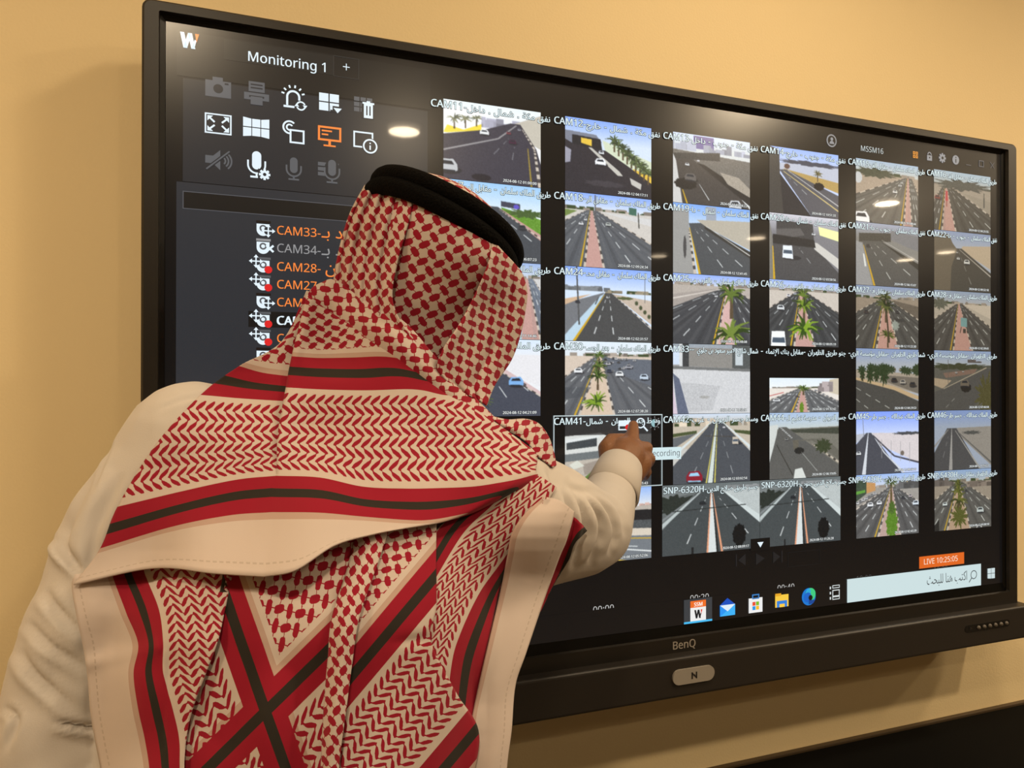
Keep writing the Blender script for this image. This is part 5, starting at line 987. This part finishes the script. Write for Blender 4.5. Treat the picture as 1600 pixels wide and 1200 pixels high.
def cloth(rows, nr, nc, fold=None, uv=None, keep=.007):
    "rows of (x, y, lift in mm towards the viewer, s, t) control points draped over what lies beneath"
    A_ = np.asarray(rows, float); A_ = cr(A_, nr); A_ = np.swapaxes(cr(np.swapaxes(A_, 0, 1), nc), 0, 1)
    h, w_ = A_.shape[:2]; x, y, lift = A_[..., 0], A_[..., 1], A_[..., 2]
    s_, t_ = (A_[..., 3], A_[..., 4]) if uv is None else uv(x, y)
    I, J = np.meshgrid(np.linspace(0, 1, w_), np.linspace(0, 1, h))
    d = Dback(x, y) - lift / 1000
    if fold is not None: d = d - fold(x, y, I, J) / 1000
    b0 = len(SV); PATCH.append((b0, h, w_))
    for j in range(h):
        for i in range(w_):
            k = hit(hard, x[j, i], y[j, i]); dd = d[j, i]
            if k: dd = min(dd, k - keep)
            SV.append(at(x[j, i], y[j, i], dd)); SU.append((s_[j, i], t_[j, i]))
    for j in range(h - 1):
        for i in range(w_ - 1):
            a = b0 + j * w_ + i; SF.append((a, a + w_, a + w_ + 1, a + 1))
def rowst(rows, lift, s0=40, sc=15.6, axis=0):
    "rows of (x, y, t): lift may be a number or one per row; s runs along x (axis 0) or y"
    out = []
    for k, r in enumerate(rows):
        L = lift[k] if isinstance(lift, (list, tuple)) else lift
        out.append([(p[0], p[1], (L[i] if isinstance(L, (list, tuple)) else L), s0 + p[axis] / sc, p[2]) for i, p in enumerate(r)])
    return out
wob = lambda x, y, I, J: 1.5 * np.sin(x / 31 + y / 47) + 1.2 * np.sin(x / 53 - y / 29)
def dotuv(sx=13.4, sy=13.4, rot=0):
    c, s_ = math.cos(math.radians(rot)), math.sin(math.radians(rot))
    sx *= 1.258; sy *= 1.258
    return lambda x, y: (60 + (x * c + y * s_) / sx, 60 + (y * c - x * s_) / sy)
# under layers first: hanging tails
def uv3(x, y):
    return 20.2 - ((x - 400) * -.944 + (y - 975) * .329) / 18.5, 20.2 - ((x - 473) * .70 + (y - 1013) * .71) / 18.0
cloth([[(x_, y_, l_, 0, 0) for x_, y_, l_ in r] for r in [
    [(352, 860, 6), (420, 860, 8), (500, 850, 6), (575, 835, 8), (640, 800, 6)], [(345, 920, 4), (405, 920, 8), (470, 920, 4), (545, 910, 8), (600, 900, 6)], [(322, 1010, 3), (385, 1010, 10), (445, 1010, 4), (505, 1010, 8), (560, 1000, 5)],
    [(290, 1090, 3), (360, 1100, 7), (415, 1110, 12), (475, 1105, 6), (540, 1095, 5)], [(272, 1180, 3), (345, 1190, 8), (415, 1190, 12), (470, 1190, 6), (535, 1180, 5)], [(262, 1350, 4), (340, 1350, 8), (415, 1350, 12), (465, 1350, 6), (525, 1350, 5)]]], 16, 12,
    fold=lambda x, y, I, J: 2.5 * np.sin((x - .12 * y) / 21) + 1.5 * np.sin(x / 45 + y / 38), uv=uv3)
# right tail with the border bands
cloth(rowst([[(760, 752, 22), (790, 748, 18.5), (835, 742, 13.5), (870, 762, 8.5)], [(735, 783, 20.3), (767, 790, 17), (805, 812, 11.5), (832, 820, 8.1)], [(698, 812, 20.3), (725, 830, 17), (765, 866, 11.2), (800, 868, 6.8)], [(668, 850, 20.3), (690, 885, 17), (738, 917, 9.6), (778, 930, 5.4)],
             [(648, 935, 19), (672, 965, 14.5), (716, 990, 8.3), (760, 1020, 4.6)], [(640, 1030, 17), (662, 1045, 12.5), (703, 1050, 8.1), (745, 1100, 4.5)], [(640, 1150, 14), (662, 1155, 11.5), (694, 1170, 8.1), (738, 1190, 4.5)], [(630, 1340, 13), (655, 1340, 11.5), (688, 1340, 8.1), (728, 1340, 4.5)]],
            [(6, 8, 8, 6), (6, 9, 10, 8), (5, 9, 11, 10), (4, 8, 11, 12), (3, 6, 9, 14), (3, 5, 9, 14), (3, 5, 9, 14), (3, 5, 9, 14)], 40, 14, 1), 13, 12, fold=lambda x, y, I, J: 1.5 * np.sin(y / 33 + x / 26))
# far corner of the border peeping out behind the right hem
cloth(rowst([[(884, 800, 8.6), (902, 812, 7.3), (917, 829, 6.5)], [(874, 850, 8.6), (888, 851, 7.2), (898, 849, 5.9)], [(858, 890, 8.6), (872, 889, 7.2), (888, 876, 5.9)], [(836, 965, 8.6), (846, 952, 7.2), (859, 920, 5.9)]], 6, 40, 15, 1), 8, 8)
# white hem of the right tail
cloth(rowst([[(850, 776, 4.4), (875, 783, 2.2), (897, 800, 0)], [(818, 805, 4.4), (858, 808, 2.2), (894, 813, 0)], [(799, 835, 4.4), (845, 842, 2.2), (884, 846, 0)], [(793, 868, 4.4), (835, 872, 2.2), (873, 872, 0)], [(783, 920, 4.4), (818, 930, 2.2), (850, 936, 0)], [(758, 1029, 4.4), (790, 1025, 2.2), (822, 1019, 0)], [(738, 1121, 4.4), (770, 1095, 2.2), (805, 1070, 0)], [(737, 1160, 4.4), (768, 1150, 2.2), (799, 1140, 0)], [(736, 1205, 4.4), (764, 1205, 2.2), (791, 1205, 0)], [(726, 1340, 4.4), (755, 1340, 2.2), (784, 1340, 0)]],
            [(10, 18, 14), (14, 24, 18), (16, 26, 22), (16, 26, 24), (16, 24, 24), (17, 22, 22), (17, 24, 18), (17, 20, 20), (17, 20, 20), (17, 20, 20)], 40, 14, 1), 9, 12, fold=lambda x, y, I, J: 2.2 * np.sin((x + .35 * y) / 17) * smooth01((y - 950) / 120) + 1.2 * np.sin((x + .3 * y) / 11))
# middle panel that hangs from the collar
nv = (.764, .643)
def uv4(x, y):
    return 60 + ((x - 636) * .643 - (y - 911) * .764) / 16.0, 20.2 - ((x - 636) * nv[0] + (y - 911) * nv[1]) / 16.5
cloth([[(x_, y_, l_, 0, 0) for x_, y_, l_ in r] for r in [
    [(590, 800, 12), (640, 790, 14), (682, 780, 14)], [(583, 880, 13), (632, 880, 17), (681, 872, 20)], [(560, 960, 13), (620, 965, 18), (681, 950, 22)], [(550, 1030, 13), (610, 1020, 18), (672, 1000, 22)], [(540, 1105, 13), (620, 1090, 17), (712, 1082, 22)], [(532, 1180, 13), (640, 1150, 17), (748, 1146, 22)], [(524, 1250, 13), (630, 1240, 17), (733, 1240, 22)], [(515, 1350, 13), (620, 1350, 17), (720, 1350, 22)]]], 13, 18,
    fold=lambda x, y, I, J: 1.8 * np.sin((x * .6 + y) / 34) - 2.5 * np.exp(-((y - 1000 + .1 * (x - 650)) / 9) ** 2) * smooth01((x - 590) / 60), uv=uv4)
# narrow pleat
cloth([[(x_, y_, l_, 0, 0) for x_, y_, l_ in r] for r in [
    [(560, 820, 10), (590, 812, 18), (612, 815, 16)], [(541, 895, 12), (565, 895, 22), (585, 895, 20)], [(519, 965, 14), (540, 965, 24), (561, 965, 22)], [(513, 1030, 14), (532, 1030, 25), (550, 1035, 22)], [(507, 1100, 14), (524, 1100, 25), (541, 1105, 22)], [(502, 1200, 14), (515, 1200, 25), (529, 1200, 22)], [(494, 1350, 14), (508, 1350, 25), (520, 1350, 22)]]], 14, 8, uv=dotuv(9.5, 15.5, -8))
# left tail with the border bands
cloth(rowst([[(117, 898, 0), (177, 886, 4.5), (226, 882, 8.1), (368, 888, 16.6)], [(113, 918, 0), (177, 903, 4.5), (227, 897, 8.1), (363, 903, 16.3)], [(121, 967, 0), (197, 955, 4.5), (249, 952, 8.1), (350, 960, 14.9)], [(130, 1010, 0), (217, 1006, 4.5), (256, 1004, 8.1), (340, 1002, 13.6)], [(137, 1055, 0), (210, 1052, 4.5), (256, 1052, 8.1), (322, 1050, 12.1)], [(142, 1112, 0), (217, 1107, 4.5), (271, 1108, 8.1), (303, 1100, 10.2)], [(150, 1160, 0), (228, 1158, 4.5), (281, 1156, 8.1), (292, 1145, 8.9)], [(160, 1215, 0), (236, 1215, 4.5), (282, 1215, 8.1), (286, 1215, 8.4)], [(175, 1350, 0), (246, 1350, 4.5), (288, 1350, 8.1), (294, 1350, 8.6)]],
            [(2, 2, 2, 2), (6, 5, 5, 4), (10, 16, 12, 12), (12, 16, 18, 16), (12, 22, 14, 16), (12, 18, 14, 16), (12, 16, 14, 14), (12, 16, 14, 14), (12, 16, 14, 14)], 40, 15, 1), 11, 16,
            fold=lambda x, y, I, J: 2.2 * np.sin((x * .5 + y) / 30) * (x < 260) + 3.0 * np.exp(-((y - 1040 + .25 * (x - 130)) / 12) ** 2) * (x < 250))
# shoulder flap on the right
cloth([[(x_, y_, l_, 0, 0) for x_, y_, l_ in r] for r in [
    [(765, 650, 2), (776, 660, 8), (784, 668, 6)], [(793, 656, 4), (800, 667, 16), (810, 682, 12)], [(820, 655, 4), (823, 672, 20), (826, 694, 12)], [(841, 662, 4), (840, 685, 22), (838, 710, 12)], [(856, 681, 4), (851, 700, 20), (846, 717, 12)], [(864, 704, 4), (861, 715, 14), (856, 724, 10)], [(869, 727, 6), (867, 728, 10), (864, 730, 10)]]], 10, 10, uv=dotuv(9.5, 13, 35))
# head: back panel, hanging loose over the neck
cloth([[(x_, y_, l_, 0, 0) for x_, y_, l_ in r] for r in [
    [(600, 280, 3), (650, 292, 5), (690, 316, 6), (735, 345, 5), (785, 385, 3)], [(606, 345, 5), (650, 345, 8), (690, 355, 8), (735, 372, 8), (780, 398, 5)], [(600, 410, 2), (650, 405, 6), (690, 405, 7), (730, 405, 8), (770, 412, 6)], [(598, 462, -4), (645, 462, -2), (685, 460, 0), (722, 456, 2), (756, 452, 4)], [(612, 508, -10), (650, 512, -14), (685, 512, -14), (710, 506, -10), (735, 496, -4)], [(640, 560, -14), (665, 570, -20), (690, 575, -20), (705, 565, -16), (720, 545, -10)]]], 13, 13,
    uv=dotuv(13.6, 13.6, 8))
# left drape of the head, in fine pleats
cloth([[(x_, y_, l_, 0, 0) for x_, y_, l_ in r] for r in [
    [(570, 290, -20), (583, 283, -4), (600, 280, 3), (622, 283, 6), (648, 291, 6)], [(546, 336, -30), (562, 330, -6), (585, 330, 4), (610, 335, 8), (640, 342, 8)], [(529, 395, -32), (547, 395, -8), (570, 398, 4), (596, 404, 9), (621, 409, 12)], [(521, 445, -32), (540, 452, -8), (563, 458, 3), (590, 466, 8), (613, 468, 14)], [(520, 475, -30), (542, 492, -8), (568, 503, 2), (600, 513, 6), (634, 514, 10)], [(528, 510, -30), (555, 525, -8), (585, 538, 0), (625, 550, 2), (676, 560, 6)]]], 13, 16,
    fold=lambda x, y, I, J: 5.0 * np.sin(I * 2 * PI * 4.5 + 1.0 * np.sin(J * 4)) * smooth01((.9 - I) / .15) * smooth01(J / .15) + 2.5 * np.exp(-((I - 1) / .08) ** 2) * smooth01(J / .2), uv=lambda x, y: (60 + (x - .1 * y) / 11.3, 60 + y / 16.6))
# right drape
cloth([[(x_, y_, l_, 0, 0) for x_, y_, l_ in r] for r in [
    [(768, 372, 4), (783, 390, 6), (800, 408, 0), (814, 424, -22)], [(765, 403, 8), (782, 418, 8), (803, 434, 0), (823, 452, -26)], [(748, 447, 14), (772, 459, 10), (798, 470, 0), (821, 482, -26)], [(720, 502, 18), (755, 511, 12), (786, 519, 2), (813, 522, -22)], [(692, 546, 16), (730, 555, 14), (766, 561, 6), (799, 562, -14)], [(684, 578, 12), (712, 592, 12), (745, 602, 6), (774, 600, -6)], [(708, 606, 6), (727, 616, 8), (747, 625, 6), (760, 634, 2)]]], 12, 14,
    fold=lambda x, y, I, J: 3.0 * np.exp(-((I - .03) / .06) ** 2) * smooth01(J / .2) - 4.5 * np.exp(-((I - .62) / .05) ** 2) * smooth01((J - .1) / .2) + 1.5 * np.sin(I * 17) * smooth01(J / .2), uv=dotuv(9.5, 13.0, -32))
# rolled edge that crosses the nape from the left shoulder
cloth([[(x_, y_, l_, 0, 0) for x_, y_, l_ in r] for r in [
    [(500, 443, -8), (488, 450, 2), (478, 462, 2)], [(524, 438, -2), (515, 462, 12), (508, 490, 8)], [(570, 470, 2), (562, 495, 16), (555, 522, 10)], [(630, 502, 6), (615, 530, 18), (600, 555, 10)], [(680, 557, 6), (660, 572, 17), (640, 590, 10)], [(727, 606, 4), (710, 615, 13), (692, 628, 8)], [(777, 657, 2), (768, 662, 8), (757, 670, 6)]]], 13, 12, uv=dotuv(13, 12.5, 38))
# upper wrap over the back: left part, then the part folded over it
rt = [[(479, 454, 28), (484, 456, 28), (488, 458, 28), (492, 460, 28)], [(440, 534, 24), (458, 522, 24), (469, 517, 24), (480, 512, 24)], [(374, 572, 20.2), (408, 582, 20.2), (440, 587, 20.2), (470, 590, 20.2)], [(313, 618, 16.9), (372, 623, 16.9), (420, 626, 16.9), (465, 628, 16.9)],
      [(242, 697, 12.4), (330, 696, 12.4), (400, 694, 12.4), (460, 692, 12.4)], [(184, 792, 8.1), (285, 768, 8.1), (370, 750, 8.1), (432, 744, 8.1)], [(157, 857, 4.5), (267, 824, 4.5), (358, 806, 4.5), (425, 801, 4.5)], [(115, 914, 0), (240, 888, 0), (335, 896, 0), (413, 901, 0)]]
cloth(rowst(rt, [(4, 4, 4, 4), (5, 6, 6, 6), (6, 6, 5, 4), (7, 7, 6, 4), (8, 8, 7, 5), (11, 12, 13, 13), (16, 20, 20, 20), (14, 32, 35, 36)]), 12, 17,
      fold=lambda x, y, I, J: wob(x, y, I, J) + 2.0 * np.sin((x - .5 * y) / 36) * smooth01((y - 640) / 60))
rt = [[(480, 460, 28), (520, 490, 26), (567, 517, 23), (610, 550, 20.8), (650, 578, 19.3), (700, 612, 17.2), (777, 663, 14.5), (838, 707, 12.6)],
      [(456, 557, 20.2), (500, 560, 20.2), (555, 562, 20), (615, 590, 18), (655, 605, 17.2), (705, 630, 16.2), (775, 680, 13.2), (839, 714, 11.8)],
      [(447, 606, 16.9), (500, 609, 16.9), (560, 612, 16.8), (615, 625, 16), (665, 640, 15.2), (715, 660, 14), (775, 700, 11.9), (839, 722, 11)],
      [(434, 680, 12.5), (500, 682, 12.5), (567, 685, 12.5), (640, 692, 12), (700, 700, 11.6), (745, 712, 10.9), (785, 726, 9.9), (838, 729, 10)],
      [(432, 744, 8.1), (500, 747, 8.1), (567, 761, 8.1), (633, 764, 8.1), (690, 763, 8.1), (745, 760, 8.1), (795, 752, 8.1), (837, 737, 8.6)],
      [(425, 801, 4.5), (500, 802, 4.5), (567, 808, 4.5), (633, 813, 4.5), (670, 813, 4.5), (715, 805, 4.5), (770, 780, 5.5), (840, 742, 8)],
      [(413, 901, 0), (462, 891, 0), (522, 853, 0), (580, 836, 1.4), (630, 826, 2.6), (683, 816, 4.0), (745, 798, 5), (842, 746, 7.6)]]
lf = [(10, 12, 14, 14, 14, 14, 14, 12), (12, 14, 16, 16, 16, 16, 18, 14), (12, 13, 15, 16, 17, 18, 20, 14), (12, 13, 15, 17, 19, 20, 22, 14), (13, 15, 17, 20, 22, 24, 24, 14), (20, 24, 26, 26, 26, 26, 24, 12), (36, 40, 36, 32, 28, 22, 18, 8)]
cloth(rowst(rt, lf), 12, 13, fold=lambda x, y, I, J: wob(x, y, I, J) + 3.5 * np.exp(-((I - .02) / .03) ** 2) * smooth01((.6 - J) / .12) + 2.0 * np.sin((x - .5 * y) / 36) * smooth01((y - 640) / 60))
(la, lh_, lw), (ra, rh, rw) = PATCH[-2:]
weld = {la + (j + 12) * lw + lw - 1: ra + j * rw for j in range(4 * 12, rh)}
SF = [tuple(weld.get(i, i) for i in f) for f in SF]
# crown of the head above the cord ring
AG = at(693, 359, .925)
b0 = len(SV); n, m_ = 64, 14; tops = []
for j in range(m_ + 1):
    ph = (j / m_) * PI / 2 * .98 - .12
    for i in range(n):
        a = 2 * PI * i / n; r_ = .094 * math.cos(ph); z_ = .056 * math.sin(ph)
        SV.append(AG + hr * (r_ * math.cos(a)) + hf * (r_ * 1.05 * math.sin(a)) + hu * (z_ - .006)); SU.append((80 + 9 * math.cos(a) * math.cos(ph), 80 + 9 * math.sin(a) * math.cos(ph)))
for j in range(m_):
    for i in range(n): SF.append((b0 + j * n + i, b0 + j * n + (i + 1) % n, b0 + (j + 1) * n + (i + 1) % n, b0 + (j + 1) * n + i))
me = bpy.data.meshes.new('headscarf'); me.from_pydata([tuple(v) for v in SV], [], SF)
uvl = me.uv_layers.new(name='cloth'); li = np.empty(len(me.loops), np.int32); me.loops.foreach_get('vertex_index', li); uvl.data.foreach_set('uv', np.array(SU, np.float32)[li].ravel())
me.update(); me.shade_smooth()
bm = bmesh.new(); bm.from_mesh(me); bmesh.ops.delete(bm, geom=[v for v in bm.verts if not v.link_faces], context='VERTS'); bm.to_mesh(me); bm.free()
scarf = adopt(person, link('headscarf', me, M_scarf))
so = scarf.modifiers.new('thickness', 'SOLIDIFY'); so.thickness = .0016; so.offset = 0
scarf['label'] = 'red and white checked headscarf with striped borders'
# black cord ring: two coils
ag = empty('head_cord', AG, None, None); ag.parent = person; ag.location = AG - person.location
for dz_, R_ in ((-.0085, .0955), (.0085, .0950)):
    bm = bmesh.new(); n, m_ = 120, 16; V = []
    for i in range(n):
        a = 2 * PI * i / n
        rad = (hr * math.cos(a) + hf * math.sin(a) * 1.06)
        c_ = rad * R_ + hu * (dz_ + .0015 * math.sin(3 * a + dz_ * 400))
        rr_ = .0110 + .0004 * math.sin(a * 60)
        V.append([bm.verts.new(c_ + rad.normalized() * (rr_ * math.cos(2 * PI * k / m_)) + hu * (rr_ * math.sin(2 * PI * k / m_))) for k in range(m_)])
    for i in range(n):
        for k in range(m_): bm.faces.new((V[i][k], V[(i + 1) % n][k], V[(i + 1) % n][(k + 1) % m_], V[i][(k + 1) % m_]))
    o = obj('coil', bm, M_blackwool, None, True); o.parent = ag
